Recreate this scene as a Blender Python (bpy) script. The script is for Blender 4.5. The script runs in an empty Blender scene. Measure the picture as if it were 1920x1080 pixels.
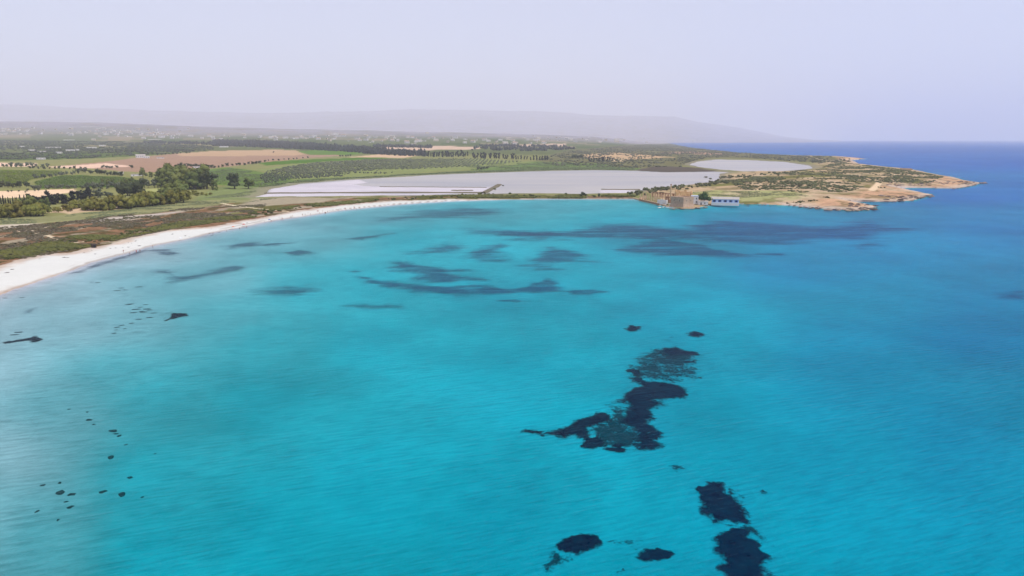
import bpy, math, random
import numpy as np
from mathutils import Vector, Matrix, Euler

# ------------------------------------------------------------------ camera, sky, sun, exposure
scene = bpy.context.scene
col = scene.collection
CAM_H = 60.0
F = 1371.0                       # focal length in pixels of a 1920 wide frame
PITCH = math.atan((540 - 261) / F)
cam_data = bpy.data.cameras.new("camera")
cam_data.sensor_width = 36.0
cam_data.lens = F / 1920 * 36.0
cam_data.clip_start = 1.0
cam_data.clip_end = 120000.0
cam = bpy.data.objects.new("camera", cam_data)
col.objects.link(cam)
cam.location = (0, 0, CAM_H)
cam.rotation_euler = (math.pi / 2 - PITCH, 0, 0)
scene.camera = cam

SUN_EL = math.radians(56)
SUN_AZ = math.radians(125)        # clockwise from +Y: right and a little behind the camera
world = bpy.data.worlds.new("World")
scene.world = world
world.use_nodes = True
wn = world.node_tree.nodes
bg = wn["Background"]
sky = wn.new("ShaderNodeTexSky")
sky.sky_type = 'NISHITA'
sky.sun_disc = False
sky.sun_elevation = SUN_EL
sky.sun_rotation = SUN_AZ
sky.altitude = 0
sky.air_density = 1.0
sky.dust_density = 1.0
sky.ozone_density = 3.0
milky = wn.new("ShaderNodeMix")           # hot hazy day: the blue is veiled evenly over the whole sky
milky.data_type = 'RGBA'
milky.inputs[0].default_value = 0.7
milky.inputs[7].default_value = (4.5, 4.38, 5.45, 1)
world.node_tree.links.new(sky.outputs[0], milky.inputs[6])
world.node_tree.links.new(milky.outputs[2], bg.inputs[0])
bg.inputs[1].default_value = 0.15

sun_d = bpy.data.lights.new("sun", 'SUN')
sun_d.energy = 2.5
sun_d.angle = math.radians(0.6)
sun_d.color = (1.0, 0.975, 0.95)
sun = bpy.data.objects.new("sun", sun_d)
col.objects.link(sun)
to_sun = Vector((math.sin(SUN_AZ) * math.cos(SUN_EL), math.cos(SUN_AZ) * math.cos(SUN_EL), math.sin(SUN_EL)))
sun.rotation_euler = to_sun.to_track_quat('Z', 'Y').to_euler()
sun.location = to_sun * 500

vs = scene.view_settings
vs.view_transform = 'Standard'
vs.look = 'None'
vs.exposure = 0.24
vs.gamma = 1.0
scene.render.engine = 'CYCLES'
cy = scene.cycles
cy.max_bounces = 5
cy.diffuse_bounces = 2
cy.glossy_bounces = 2
cy.transmission_bounces = 2
cy.transparent_max_bounces = 12
cy.volume_bounces = 1
cy.use_denoising = True
cy.adaptive_threshold = 0.02

HAZE_DENSITY = 7.2e-5
HAZE_COLOR = (0.95, 0.95, 1.0)

rng = np.random.default_rng(7)
random.seed(7)

# ------------------------------------------------------------------ helpers: noise, polygons, terrain
def _hash(ix, iy, seed):
    h = (ix.astype(np.int64) * 374761393 + iy.astype(np.int64) * 668265263 + seed * 982451653) & 0xffffffff
    h = ((h ^ (h >> 13)) * 1274126177) & 0xffffffff
    h = h ^ (h >> 16)
    return (h & 0xffff) / 65535.0

def vnoise(x, y, seed=0):
    ix = np.floor(x); iy = np.floor(y)
    fx = x - ix; fy = y - iy
    fx = fx * fx * fx * (fx * (fx * 6 - 15) + 10); fy = fy * fy * fy * (fy * (fy * 6 - 15) + 10)
    a = _hash(ix, iy, seed); b = _hash(ix + 1, iy, seed); c = _hash(ix, iy + 1, seed); d = _hash(ix + 1, iy + 1, seed)
    return (a * (1 - fx) + b * fx) * (1 - fy) + (c * (1 - fx) + d * fx) * fy

def fbm(x, y, scale, octaves=4, seed=0):
    """0..1 fractal noise, scale = size in metres of the largest lumps"""
    x = np.asarray(x, float) / scale; y = np.asarray(y, float) / scale
    s = 0; a = 0.5; t = 0
    for o in range(octaves):
        s = s + a * vnoise(x, y, seed + o * 17); t += a
        x = x * 2.03 + 11.3; y = y * 2.03 + 7.7; a *= 0.5
    return s / t

def sstep(a, b, v):
    t = np.clip((np.asarray(v, float) - a) / (b - a), 0, 1)
    return t * t * (3 - 2 * t)

def ray(px, py):
    dx = (px - 960) / F; dz = (540 - py) / F
    c, s = math.cos(PITCH), math.sin(PITCH)
    return np.array([dx, c + dz * s, -s + dz * c])

def on_plane(px, py, z=0.0):
    d = ray(px, py)
    t = (z - CAM_H) / d[2]
    return d[0] * t, d[1] * t

def lerp_tab(tab, v):
    return np.interp(v, [p[0] for p in tab], [p[1] for p in tab])

RIDGE_FAR = [(-700, 205), (-300, 198), (0, 200), (200, 207), (480, 216), (560, 217), (650, 213), (740, 210), (900, 211), (1000, 213), (1100, 218),
             (1250, 222), (1330, 236), (1400, 248), (1450, 257), (1500, 262), (2600, 262)]
RIDGE_NEAR = [(-700, 230), (0, 230), (100, 231), (250, 233), (400, 240), (520, 242), (700, 245), (800, 248), (1000, 253), (1150, 259), (1290, 263), (2600, 263)]

def column(x, y):
    return 960 + F * x / np.maximum(y, 1.0) * math.cos(PITCH)

def rise(x, y):
    """plain that climbs slowly inland, then the hills"""
    px = column(x, y)
    w = 1 - sstep(820, 1330, px)
    plain = 56 * np.clip((y - 1700) / 3800, 0, 1) ** 1.45 * w
    k = 1 / F
    zn = np.maximum(CAM_H + (261 - lerp_tab(RIDGE_NEAR, px)) * k * 8000, 2.0)
    zf = np.maximum(CAM_H + (261 - lerp_tab(RIDGE_FAR, px)) * k * 30000, 2.0)
    far_on = sstep(1500, 1300, px) if False else (1 - sstep(1400, 1560, px))
    b1 = sstep(5300, 8000, y)
    b2 = sstep(14000, 30000, y)
    n = fbm(x, y, 1800, 5, 3) - 0.5
    z1 = plain * (1 - b1) + (zn) * b1 * (1 - sstep(1100, 1240, px)) + 40 * n * sstep(5600, 7200, y) * (1 - b2) * (1 - sstep(1050, 1250, px))
    z2 = z1 * (1 - b2) + np.maximum(zf + 150 * n * far_on, 2) * b2
    return np.where(y < 1700, 0.0, z2)

def base_h(x, y):
    return 2.0 + rise(x, y)

_T = np.concatenate([np.linspace(80, 2000, 300), np.geomspace(2003, 30000, 700)])
def at(px, py):
    """the point of the ground seen along that direction"""
    d = ray(px, py)
    t = _T / d[1]
    x = d[0] * t; y = d[1] * t; z = CAM_H + d[2] * t
    below = np.nonzero(z < base_h(x, y))[0]
    i = below[0] if len(below) else len(_T) - 1
    if i > 0:
        z0 = z[i - 1] - base_h(x[i - 1], y[i - 1]); z1 = z[i] - base_h(x[i], y[i])
        a = z0 / (z0 - z1) if z0 != z1 else 0
        a = min(max(a, 0), 1)
        return x[i - 1] + a * (x[i] - x[i - 1]), y[i - 1] + a * (y[i] - y[i - 1])
    return x[i], y[i]

def W(pts):
    return np.array([at(*p) for p in pts])
def S(pts, z=0.0):
    return np.array([on_plane(p[0], p[1], z) for p in pts])

def sdist(x, y, poly):
    """signed distance to a closed polygon, positive inside"""
    x = np.asarray(x, float); y = np.asarray(y, float)
    d2 = np.full(x.shape, 1e18); inside = np.zeros(x.shape, bool)
    n = len(poly)
    for i in range(n):
        ax, ay = poly[i]; bx, by = poly[(i + 1) % n]
        ex, ey = bx - ax, by - ay
        L = ex * ex + ey * ey + 1e-12
        t = np.clip(((x - ax) * ex + (y - ay) * ey) / L, 0, 1)
        dx = x - ax - t * ex; dy = y - ay - t * ey
        d2 = np.minimum(d2, dx * dx + dy * dy)
        cond = (ay > y) != (by > y)
        if abs(ey) > 1e-12:
            inside ^= cond & (x < ax + (y - ay) / ey * ex)
    d = np.sqrt(d2)
    return np.where(inside, d, -d)

def ldist(x, y, line):
    x = np.asarray(x, float); y = np.asarray(y, float)
    d2 = np.full(x.shape, 1e18)
    for i in range(len(line) - 1):
        ax, ay = line[i]; bx, by = line[i + 1]
        ex, ey = bx - ax, by - ay
        t = np.clip(((x - ax) * ex + (y - ay) * ey) / (ex * ex + ey * ey + 1e-12), 0, 1)
        dx = x - ax - t * ex; dy = y - ay - t * ey
        d2 = np.minimum(d2, dx * dx + dy * dy)
    return np.sqrt(d2)

# the coast, clockwise from the near end of the beach
SHORE_PX = [(-420, 800), (-200, 640), (-90, 586), (0, 552), (75, 525), (130, 508), (175, 492), (235, 476), (275, 464), (350, 449), (400, 436), (480, 421), (530, 411.5),
            (580, 404), (630, 396), (680, 390), (750, 383.5), (830, 378), (900, 375.5), (960, 374), (1060, 373), (1150, 373), (1192, 373.5), (1215, 377.5), (1240, 383.5),
            (1258, 388.5), (1270, 391), (1290, 391), (1308, 389.5), (1324, 386), (1340, 383.5), (1390, 382.5), (1440, 383.5), (1480, 385.5), (1530, 390), (1560, 392), (1600, 394.5),
            (1628, 393), (1648, 388), (1630, 383.5), (1604, 380.5), (1592, 378.6), (1622, 378.4), (1680, 378.4), (1712, 376.5), (1735, 370), (1750, 365), (1722, 360), (1695, 355.5), (1678, 352.6),
            (1702, 352.6), (1740, 352.8), (1790, 354), (1815, 350), (1836, 345.5), (1846, 343), (1812, 339), (1792, 333), (1762, 328), (1725, 320.5), (1706, 316.5),
            (1660, 313.5), (1610, 308.5), (1596, 301.5), (1612, 299), (1630, 297.6), (1600, 296.6), (1560, 294.4), (1500, 291.6), (1440, 289), (1390, 287), (1335, 281.2), (1295, 276.4), (1272, 272.6), (1256, 268.6)]
coast = [on_plane(*p) for p in SHORE_PX]
FARC = [(1240, 12300), (1262, 12900), (1330, 12700), (1420, 13200), (1500, 14200), (1530, 16500), (1560, 22000)]
coast += [((p - 960) / F / math.cos(PITCH) * yy, yy) for p, yy in FARC]
coast += [(15000, 39000), (-90000, 39000), (-90000, -100), (-900, -100), (-480, 60)]
COAST = np.array(coast)
PEN = S([(1165, 366), (1210, 382), (1270, 392), (1640, 400), (1870, 343), (1700, 312), (1600, 290), (1440, 286), (1530, 300), (1530, 318), (1400, 322), (1350, 332), (1290, 347)])

LAGOON_A = S([(478, 369.5), (500, 364), (512, 353), (560, 345), (640, 338), (720, 333.5), (800, 328.5), (900, 324.5), (1040, 320), (1120, 319), (1190, 320), (1250, 323),
              (1340, 321.6), (1368, 323.6), (1350, 326), (1345, 332), (1352, 337), (1330, 341.5), (1290, 346.5), (1240, 350.5), (1210, 357), (1180, 362), (1120, 363), (960, 362.5), (905, 364), (800, 366), (640, 367.5)], 1.0)
LAGOON_B = S([(1292, 309), (1308, 303), (1345, 299), (1400, 300), (1470, 303.5), (1520, 311), (1523, 316), (1480, 321), (1400, 321.6), (1350, 318.2), (1310, 313)], 1.0)

def shore_d(x, y):
    """positive on land, with a little wander"""
    sd = sdist(x, y, COAST)
    wob = (fbm(x, y, 60, 3, 5) - 0.5) * 5 + (fbm(x, y, 12, 3, 8) - 0.5) * 2.5
    return sd + wob * sstep(0, 40, np.hypot(x - 150, y - 640) - 70)

DEPTH_CTRL = [(-200, 900, .25), (0, 620, .42), (0, 700, .42), (300, 480, .4), (550, 430, .65), (150, 560, .4), (100, 760, .85), (0, 850, .45), (60, 1000, 1.2), (0, 960, .6), (150, 620, .5), (250, 600, .7), (220, 690, 1.2), (300, 740, 2.1), (300, 900, 2.5),
              (300, 1060, 3.2), (420, 600, 1.15), (500, 640, 2.2), (500, 750, 3.0), (700, 650, 3.6), (500, 1000, 3.6), (700, 900, 4.0), (960, 700, 4.2), (960, 1000, 4.9), (960, 560, 3.6),
              (700, 540, 2.7), (960, 460, 3.0), (800, 450, 2.4), (600, 450, .95), (600, 540, 2.0), (400, 520, .7), (700, 400, .95), (900, 400, 1.5), (1050, 390, 1.4), (1130, 385, 1.5), (1180, 400, 3.4), (1200, 450, 4.6), (1300, 600, 5.2),
              (1300, 800, 5.0), (1400, 1000, 5.2), (1600, 900, 5.8), (1600, 650, 8.4), (1800, 800, 7.6), (1850, 600, 10.5), (1600, 450, 10.5), (1400, 420, 9.5), (1300, 405, 7.0), (1500, 500, 9.4),
              (1850, 420, 13), (1850, 360, 20), (1900, 1000, 6.4), (1700, 300, 26), (1900, 280, 36), (1400, 275, 34), (1900, 300, 32), (1900, 266, 40), (1300, 266, 34)]
_dc = np.array([(*on_plane(p[0], p[1]), p[2]) for p in DEPTH_CTRL])
def depth_at(x, y, sd):
    u = x / np.maximum(y, 30) * 2.2; v = np.log(np.maximum(y, 30)) * 1.15
    num = 0; den = 0
    for cx, cyy, dep in _dc:
        cu = cx / cyy * 2.2; cv = math.log(cyy) * 1.15
        w = 1 / ((u - cu) ** 2 + (v - cv) ** 2 + 0.012) ** 1.7
        num = num + w * math.log(dep); den = den + w
    d = np.exp(num / den)
    L = 14 - 11.5 * sstep(120, 200, x)
    d = d * (1 - np.exp(-np.maximum(-sd, 0) / L))
    n = fbm(x, y, 70, 4, 21) - 0.5
    return np.maximum(d * (1 + 0.28 * n), 0) + 0.004 * np.minimum(np.maximum(-sd, 0), 5)

def app_depth(dep):
    """the floor stands where refraction makes it appear: raised"""
    return np.minimum(dep * 0.3, 1.2 + dep * 0.05)

def ground_h(x, y, full=False):
    x = np.asarray(x, float); y = np.asarray(y, float)
    sd = shore_d(x, y)
    land = 1.9 * (1 - np.exp(-np.maximum(sd, 0) / 14)) + 0.1 * np.minimum(np.maximum(sd, 0), 1)
    dune = (fbm(x, y, 35, 4, 31) - 0.5) * 2.2 * sstep(25, 60, sd) * (y < 5000)
    pen = sstep(15, 120, sdist(x, y, PEN)) * (1.0 + 5.0 * fbm(x, y, 160, 3, 44)) * sstep(230, 330, x)
    h = land + dune + pen + rise(x, y) * sstep(0, 150, sd)
    la = np.maximum(sdist(x, y, LAGOON_A), sdist(x, y, LAGOON_B)) + (fbm(x, y, 50, 4, 51) - 0.5) * 16
    m = sstep(-14, 3, la)
    h = h * (1 - m) + 0.75 * m
    dep = depth_at(x, y, sd)
    z = np.where(sd > 0, h, -app_depth(dep))
    if full:
        return z, sd, la, dep
    return z


# ------------------------------------------------------------------ helpers: objects, meshes, materials
def lin(r, g, b):
    f = lambda c: (c / 255 / 12.92) if c / 255 <= 0.04045 else ((c / 255 + 0.055) / 1.055) ** 2.4
    return np.array([f(r), f(g), f(b)])

def tag(o, label, cat=None, group=None, kind=None):
    o["label"] = label
    if cat: o["category"] = cat
    if group: o["group"] = group
    if kind: o["kind"] = kind
    return o

def link(name, me, mat=None, parent=None):
    o = bpy.data.objects.new(name, me)
    col.objects.link(o)
    if mat is not None and me is not None and not me.materials:
        me.materials.append(mat)
    if parent is not None:
        o.parent = parent
    return o

def empty(name, loc, rz=0.0, s=1.0):
    o = bpy.data.objects.new(name, None)
    col.objects.link(o)
    o.location = loc
    o.rotation_euler = (0, 0, rz)
    o.scale = (s, s, s)
    o.empty_display_size = 0.5
    return o

def np_mesh(name, verts, quads=None, tris=None, smooth=False):
    me = bpy.data.meshes.new(name)
    verts = np.asarray(verts, np.float32).reshape(-1, 3)
    me.vertices.add(len(verts)); me.vertices.foreach_set("co", verts.ravel())
    ls = []; tot = []
    if quads is not None and len(quads):
        q = np.asarray(quads, np.int32).reshape(-1, 4); ls.append(q.ravel()); tot.append(np.full(len(q), 4, np.int32))
    if tris is not None and len(tris):
        t = np.asarray(tris, np.int32).reshape(-1, 3); ls.append(t.ravel()); tot.append(np.full(len(t), 3, np.int32))
    idx = np.concatenate(ls); tot = np.concatenate(tot)
    st = np.concatenate([[0], np.cumsum(tot)[:-1]]).astype(np.int32)
    me.loops.add(len(idx)); me.loops.foreach_set("vertex_index", idx)
    me.polygons.add(len(tot)); me.polygons.foreach_set("loop_start", st); me.polygons.foreach_set("loop_total", tot)
    if smooth:
        me.polygons.foreach_set("use_smooth", np.ones(len(tot), bool))
    me.update(calc_edges=True); me.validate()
    return me

def attr_color(me, name, rgba):
    a = me.attributes.new(name, 'FLOAT_COLOR', 'POINT')
    a.data.foreach_set("color", np.asarray(rgba, np.float32).ravel())
def attr_float(me, name, v):
    a = me.attributes.new(name, 'FLOAT', 'POINT')
    a.data.foreach_set("value", np.asarray(v, np.float32).ravel())

class MB:
    """collects boxes, prisms and tubes, each with a material slot"""
    def __init__(self):
        self.v = []; self.f = []; self.m = []
    def poly(self, pts, faces, mi=0):
        b = len(self.v)
        self.v += [tuple(p) for p in pts]
        for f in faces:
            self.f.append([i + b for i in f]); self.m.append(mi)
    def box(self, x0, x1, y0, y1, z0, z1, mi=0, M=None):
        p = [Vector((x, y, z)) for z in (z0, z1) for x, y in ((x0, y0), (x1, y0), (x1, y1), (x0, y1))]
        if M is not None: p = [M @ q for q in p]
        self.poly(p, [(3, 2, 1, 0), (4, 5, 6, 7), (0, 1, 5, 4), (1, 2, 6, 5), (2, 3, 7, 6), (3, 0, 4, 7)], mi)
    def ring(self, profile, n=10, mi=0, cx=0, cy=0):
        """surface of revolution, profile = [(r, z)]"""
        b = len(self.v)
        for r, z in profile:
            for k in range(n):
                a = 2 * math.pi * k / n
                self.v.append((cx + r * math.cos(a), cy + r * math.sin(a), z))
        for j in range(len(profile) - 1):
            for k in range(n):
                self.f.append([b + j * n + k, b + j * n + (k + 1) % n, b + (j + 1) * n + (k + 1) % n, b + (j + 1) * n + k]); self.m.append(mi)
        self.f.append([b + k for k in range(n)][::-1]); self.m.append(mi)
        t = b + (len(profile) - 1) * n
        self.f.append([t + k for k in range(n)]); self.m.append(mi)
    def gable(self, x0, x1, y0, y1, z0, z1, mi=0, over=0.0):
        """pitched roof solid, ridge along x"""
        ym = (y0 + y1) / 2
        p = [(x0 - over, y0 - over, z0), (x1 + over, y0 - over, z0), (x1 + over, y1 + over, z0), (x0 - over, y1 + over, z0), (x0 - over, ym, z1), (x1 + over, ym, z1)]
        self.poly(p, [(3, 2, 1, 0), (0, 1, 5, 4), (2, 3, 4, 5), (1, 2, 5), (3, 0, 4)], mi)
    def mesh(self, name, mats):
        me = bpy.data.meshes.new(name)
        me.from_pydata(self.v, [], self.f)
        for m in mats: me.materials.append(m)
        me.polygons.foreach_set("material_index", self.m)
        me.update()
        return me

class NT:
    def __init__(self, name):
        self.mat = bpy.data.materials.new(name); self.mat.use_nodes = True
        self.t = self.mat.node_tree; self.n = self.t.nodes
        self.n.clear()
        self.out = self.n.new("ShaderNodeOutputMaterial")
    def a(self, typ, **kw):
        nd = self.n.new(typ)
        for k, v in kw.items(): setattr(nd, k, v)
        return nd
    def l(self, a, b): self.t.links.new(a, b)
    def math(self, op, a, b=None, c=None, clamp=False):
        nd = self.n.new("ShaderNodeMath"); nd.operation = op; nd.use_clamp = clamp
        for i, v in enumerate((a, b, c)):
            if v is None: continue
            if hasattr(v, "is_output"): self.l(v, nd.inputs[i])
            else: nd.inputs[i].default_value = v
        return nd.outputs[0]
    def noise(self, vec, scale, detail=3, rough=0.55, dist=0.0):
        nd = self.n.new("ShaderNodeTexNoise")
        nd.inputs["Scale"].default_value = scale; nd.inputs["Detail"].default_value = detail
        nd.inputs["Roughness"].default_value = rough; nd.inputs["Distortion"].default_value = dist
        self.l(vec, nd.inputs["Vector"])
        return nd.outputs[0]
    def mapping(self, vec, scale=(1, 1, 1), rot=(0, 0, 0)):
        if any(rot):                      # turn first, then stretch
            r0 = self.n.new("ShaderNodeMapping"); r0.inputs["Rotation"].default_value = rot
            self.l(vec, r0.inputs["Vector"]); vec = r0.outputs[0]
        nd = self.n.new("ShaderNodeMapping")
        nd.inputs["Scale"].default_value = scale
        self.l(vec, nd.inputs["Vector"])
        return nd.outputs[0]
    def mixrgb(self, fac, a, b, blend='MIX'):
        nd = self.n.new("ShaderNodeMix"); nd.data_type = 'RGBA'; nd.blend_type = blend
        for s, v in ((nd.inputs[0], fac), (nd.inputs[6], a), (nd.inputs[7], b)):
            if hasattr(v, "is_output"): self.l(v, s)
            elif isinstance(v, (int, float)): s.default_value = v
            else: s.default_value = (*v[:3], 1)
        return nd.outputs[2]
    def pos(self):
        return self.n.new("ShaderNodeNewGeometry").outputs["Position"]

def simple_mat(name, c, var=0.25, nscale=0.6, rough=0.9, bump=0.0, objvar=0.0, c2=None, obj_coords=True):
    """diffuse-ish surface with two-scale mottling and an optional change from object to object"""
    t = NT(name)
    vec = t.a("ShaderNodeTexCoord").outputs["Object"] if obj_coords else t.pos()
    n1 = t.noise(vec, nscale, 4); n2 = t.noise(vec, nscale * 6, 3)
    m = t.math('ADD', t.math('MULTIPLY', n1, 0.6), t.math('MULTIPLY', n2, 0.4))
    f = t.math('ADD', t.math('MULTIPLY', t.math('SUBTRACT', m, 0.5), var * 4), 1.0)
    c = np.array(c, float)
    colr = t.mixrgb(t.math('MULTIPLY', t.math('SUBTRACT', n1, 0.35), 3.0, clamp=True), c, np.array(c2 if c2 is not None else c * 0.8, float))
    if objvar:
        r = t.a("ShaderNodeObjectInfo").outputs["Random"]
        hsv = t.a("ShaderNodeHueSaturation")
        t.l(t.math('ADD', t.math('MULTIPLY', r, objvar * 0.10), 0.5 - objvar * 0.05), hsv.inputs["Hue"])
        t.l(t.math('ADD', t.math('MULTIPLY', t.math('FRACT', t.math('MULTIPLY', r, 7.31)), objvar), 1 - objvar / 2), hsv.inputs["Value"])
        t.l(colr, hsv.inputs["Color"]); colr = hsv.outputs[0]
    sc = t.a("ShaderNodeVectorMath", operation='SCALE'); t.l(colr, sc.inputs[0]); t.l(f, sc.inputs[3])
    p = t.a("ShaderNodeBsdfPrincipled")
    t.l(sc.outputs[0], p.inputs["Base Color"]); p.inputs["Roughness"].default_value = rough
    p.inputs["Specular IOR Level"].default_value = 0.2
    if bump:
        b = t.a("ShaderNodeBump"); b.inputs["Strength"].default_value = 0.7; b.inputs["Distance"].default_value = bump
        t.l(n2, b.inputs["Height"]); t.l(b.outputs[0], p.inputs["Normal"])
    t.l(p.outputs[0], t.out.inputs[0])
    return t.mat

# ground: own colour of every spot of land in the attribute 'col', finer mottling and relief from noise
def ground_material():
    t = NT("ground_soil")
    pos = t.pos()
    att = t.a("ShaderNodeAttribute", attribute_name="col")
    n1 = t.noise(pos, 0.03, 5, 0.6); n2 = t.noise(pos, 0.22, 5, 0.65); n3 = t.noise(pos, 1.1, 3, 0.6)
    m = t.math('ADD', t.math('ADD', t.math('MULTIPLY', n1, 0.35), t.math('MULTIPLY', n2, 0.4)), t.math('MULTIPLY', n3, 0.25))
    amt = t.math('MULTIPLY', att.outputs["Alpha"], 5.0)
    f = t.math('MAXIMUM', t.math('ADD', t.math('MULTIPLY', t.math('SUBTRACT', m, 0.5), amt), 1.0), 0.2)
    sc = t.a("ShaderNodeVectorMath", operation='SCALE'); t.l(att.outputs["Color"], sc.inputs[0]); t.l(f, sc.inputs[3])
    d = t.a("ShaderNodeBsdfDiffuse"); d.inputs["Roughness"].default_value = 0.6
    t.l(sc.outputs[0], d.inputs[0])
    b = t.a("ShaderNodeBump"); b.inputs["Strength"].default_value = 0.5; b.inputs["Distance"].default_value = 0.5
    t.l(n3, b.inputs["Height"]); t.l(b.outputs[0], d.inputs["Normal"])
    t.l(d.outputs[0], t.out.inputs[0])
    return t.mat

def sea_material():
    """water: absorbs by its depth (attribute), scatters a little blue, mirrors the sky by Fresnel on a rippled surface"""
    t = NT("sea_water")
    pos = t.pos()
    dep = t.a("ShaderNodeAttribute", attribute_name="depth").outputs["Fac"]
    # ripples
    w1 = t.noise(t.mapping(pos, (0.14, 1.05, 1), (0, 0, math.radians(-19))), 1.0, 3, 0.55, 0.3)
    w2 = t.noise(t.mapping(pos, (0.35, 1.8, 1), (0, 0, math.radians(-25))), 1.0, 3, 0.6, 0.3)
    w3 = t.noise(t.mapping(pos, (0.02, 0.05, 1), (0, 0, math.radians(-10))), 1.0, 3, 0.55, 0.6)
    amp = t.math('ADD', t.math('MULTIPLY', w3, 1.2), 0.1)
    hgt = t.math('MULTIPLY', t.math('ADD', t.math('MULTIPLY', t.math('SUBTRACT', w1, 0.5), 0.62), t.math('MULTIPLY', t.math('SUBTRACT', w2, 0.5), 0.38)), amp)
    bump = t.a("ShaderNodeBump"); bump.inputs["Strength"].default_value = 1.0; bump.inputs["Distance"].default_value = 0.55
    t.l(hgt, bump.inputs["Height"])
    d2 = t.math('ADD', dep, t.math('MULTIPLY', hgt, t.math('MINIMUM', t.math('MULTIPLY', dep, 0.5), 1.2)))
    d2 = t.math('MAXIMUM', d2, 0.0)
    rip = t.math('MINIMUM', t.math('ADD', t.math('MULTIPLY', hgt, -1.4), 0.94), 1.0)   # ripple light and dark tinted into the transmission by wave height
    comb = t.a("ShaderNodeCombineColor"); inv = t.a("ShaderNodeCombineColor")
    K = (0.8, 0.044, 0.025); SC = (0.001, 0.062, 0.23)
    for i, (k, s) in enumerate(zip(K, SC)):
        T = t.math('MULTIPLY', t.math('EXPONENT', t.math('MULTIPLY', d2, -k)), rip)
        t.l(T, comb.inputs[i])
        t.l(t.math('MULTIPLY', t.math('SUBTRACT', 1.0, t.math('EXPONENT', t.math('MULTIPLY', t.math('MULTIPLY', d2, d2), -0.0034))), s), inv.inputs[i])
    tr = t.a("ShaderNodeBsdfTransparent"); t.l(comb.outputs[0], tr.inputs[0])
    df = t.a("ShaderNodeBsdfDiffuse"); t.l(inv.outputs[0], df.inputs[0])
    add = t.a("ShaderNodeAddShader"); t.l(tr.outputs[0], add.inputs[0]); t.l(df.outputs[0], add.inputs[1])
    fr = t.a("ShaderNodeFresnel"); fr.inputs["IOR"].default_value = 1.33; t.l(bump.outputs[0], fr.inputs["Normal"])
    fac = t.math('MINIMUM', t.math('MULTIPLY', t.math('POWER', fr.outputs[0], 1.8), 0.40), 0.16)      # a polarising filter cuts most of the mirrored sky
    gl = t.a("ShaderNodeBsdfGlossy"); gl.inputs["Roughness"].default_value = 0.22
    gl.inputs["Color"].default_value = (0.9, 0.95, 1, 1)
    t.l(bump.outputs[0], gl.inputs["Normal"])
    mx = t.a("ShaderNodeMixShader"); t.l(fac, mx.inputs[0]); t.l(add.outputs[0], mx.inputs[1]); t.l(gl.outputs[0], mx.inputs[2])
    # thin broken foam where the water runs out on the sand
    fm = t.a("ShaderNodeMapRange"); fm.inputs[1].default_value = 0.06; fm.inputs[2].default_value = 0.015
    t.l(t.math('ADD', dep, t.math('MULTIPLY', t.math('SUBTRACT', t.noise(pos, 0.12, 3), 0.5), 0.12)), fm.inputs[0])
    ff = t.math('MULTIPLY', fm.outputs[0], t.math('MULTIPLY', t.math('SUBTRACT', t.noise(pos, 0.9, 4, 0.65), 0.38), 2.6, clamp=True))
    fd = t.a("ShaderNodeBsdfDiffuse"); fd.inputs[0].default_value = (0.75, 0.76, 0.78, 1)
    m2 = t.a("ShaderNodeMixShader"); t.l(t.math('MULTIPLY', ff, 0.8), m2.inputs[0]); t.l(mx.outputs[0], m2.inputs[1]); t.l(fd.outputs[0], m2.inputs[2])
    t.l(m2.outputs[0], t.out.inputs[0])
    return t.mat

def seagrass_material(name, c1, c2, cover):
    t = NT(name)
    pos = t.pos()
    dens = t.a("ShaderNodeAttribute", attribute_name="dens").outputs["Fac"]
    n1 = t.noise(pos, 0.10, 5, 0.62); n2 = t.noise(pos, 0.5, 4, 0.62); n3 = t.noise(pos, 1.8, 3, 0.6)
    e = t.math('ADD', t.math('ADD', t.math('MULTIPLY', t.math('SUBTRACT', n1, 0.5), 1.5), t.math('MULTIPLY', t.math('SUBTRACT', n2, 0.5), 2.0)), t.math('MULTIPLY', t.math('SUBTRACT', n3, 0.5), 1.3))
    if cover in ('medium', 'faint'):
        sk = t.noise(t.mapping(pos, (0.022, 0.11, 1), (0, 0, math.radians(-4))), 1.0, 6, 0.66, 0.6)
        e = t.math('ADD', t.math('MULTIPLY', e, 0.55), t.math('MULTIPLY', t.math('SUBTRACT', sk, 0.5), 5.0))
    if cover == 'sparse': e = t.math('MULTIPLY', e, 1.7)
    v = t.math('ADD', dens, e)
    rmp = t.a("ShaderNodeMapRange"); rmp.interpolation_type = 'SMOOTHSTEP'
    if cover == 'dense': rmp.inputs[1].default_value = -0.25; rmp.inputs[2].default_value = 0.75; rmp.inputs[4].default_value = 0.97
    elif cover == 'faint': rmp.inputs[1].default_value = -0.9; rmp.inputs[2].default_value = 1.9; rmp.inputs[4].default_value = 0.55
    elif cover == 'medium': rmp.inputs[1].default_value = -0.35; rmp.inputs[2].default_value = 1.8; rmp.inputs[4].default_value = 0.62
    else: rmp.inputs[1].default_value = 0.15; rmp.inputs[2].default_value = 1.45; rmp.inputs[4].default_value = 0.88
    t.l(v, rmp.inputs[0])
    d = t.a("ShaderNodeBsdfDiffuse"); t.l(t.mixrgb(t.math('MULTIPLY', t.math('SUBTRACT', n2, 0.35), 3.0, clamp=True), c1, c2), d.inputs[0])
    tr = t.a("ShaderNodeBsdfTransparent")
    mx = t.a("ShaderNodeMixShader"); t.l(rmp.outputs[0], mx.inputs[0]); t.l(tr.outputs[0], mx.inputs[1]); t.l(d.outputs[0], mx.inputs[2])
    t.l(mx.outputs[0], t.out.inputs[0])
    return t.mat

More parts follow.
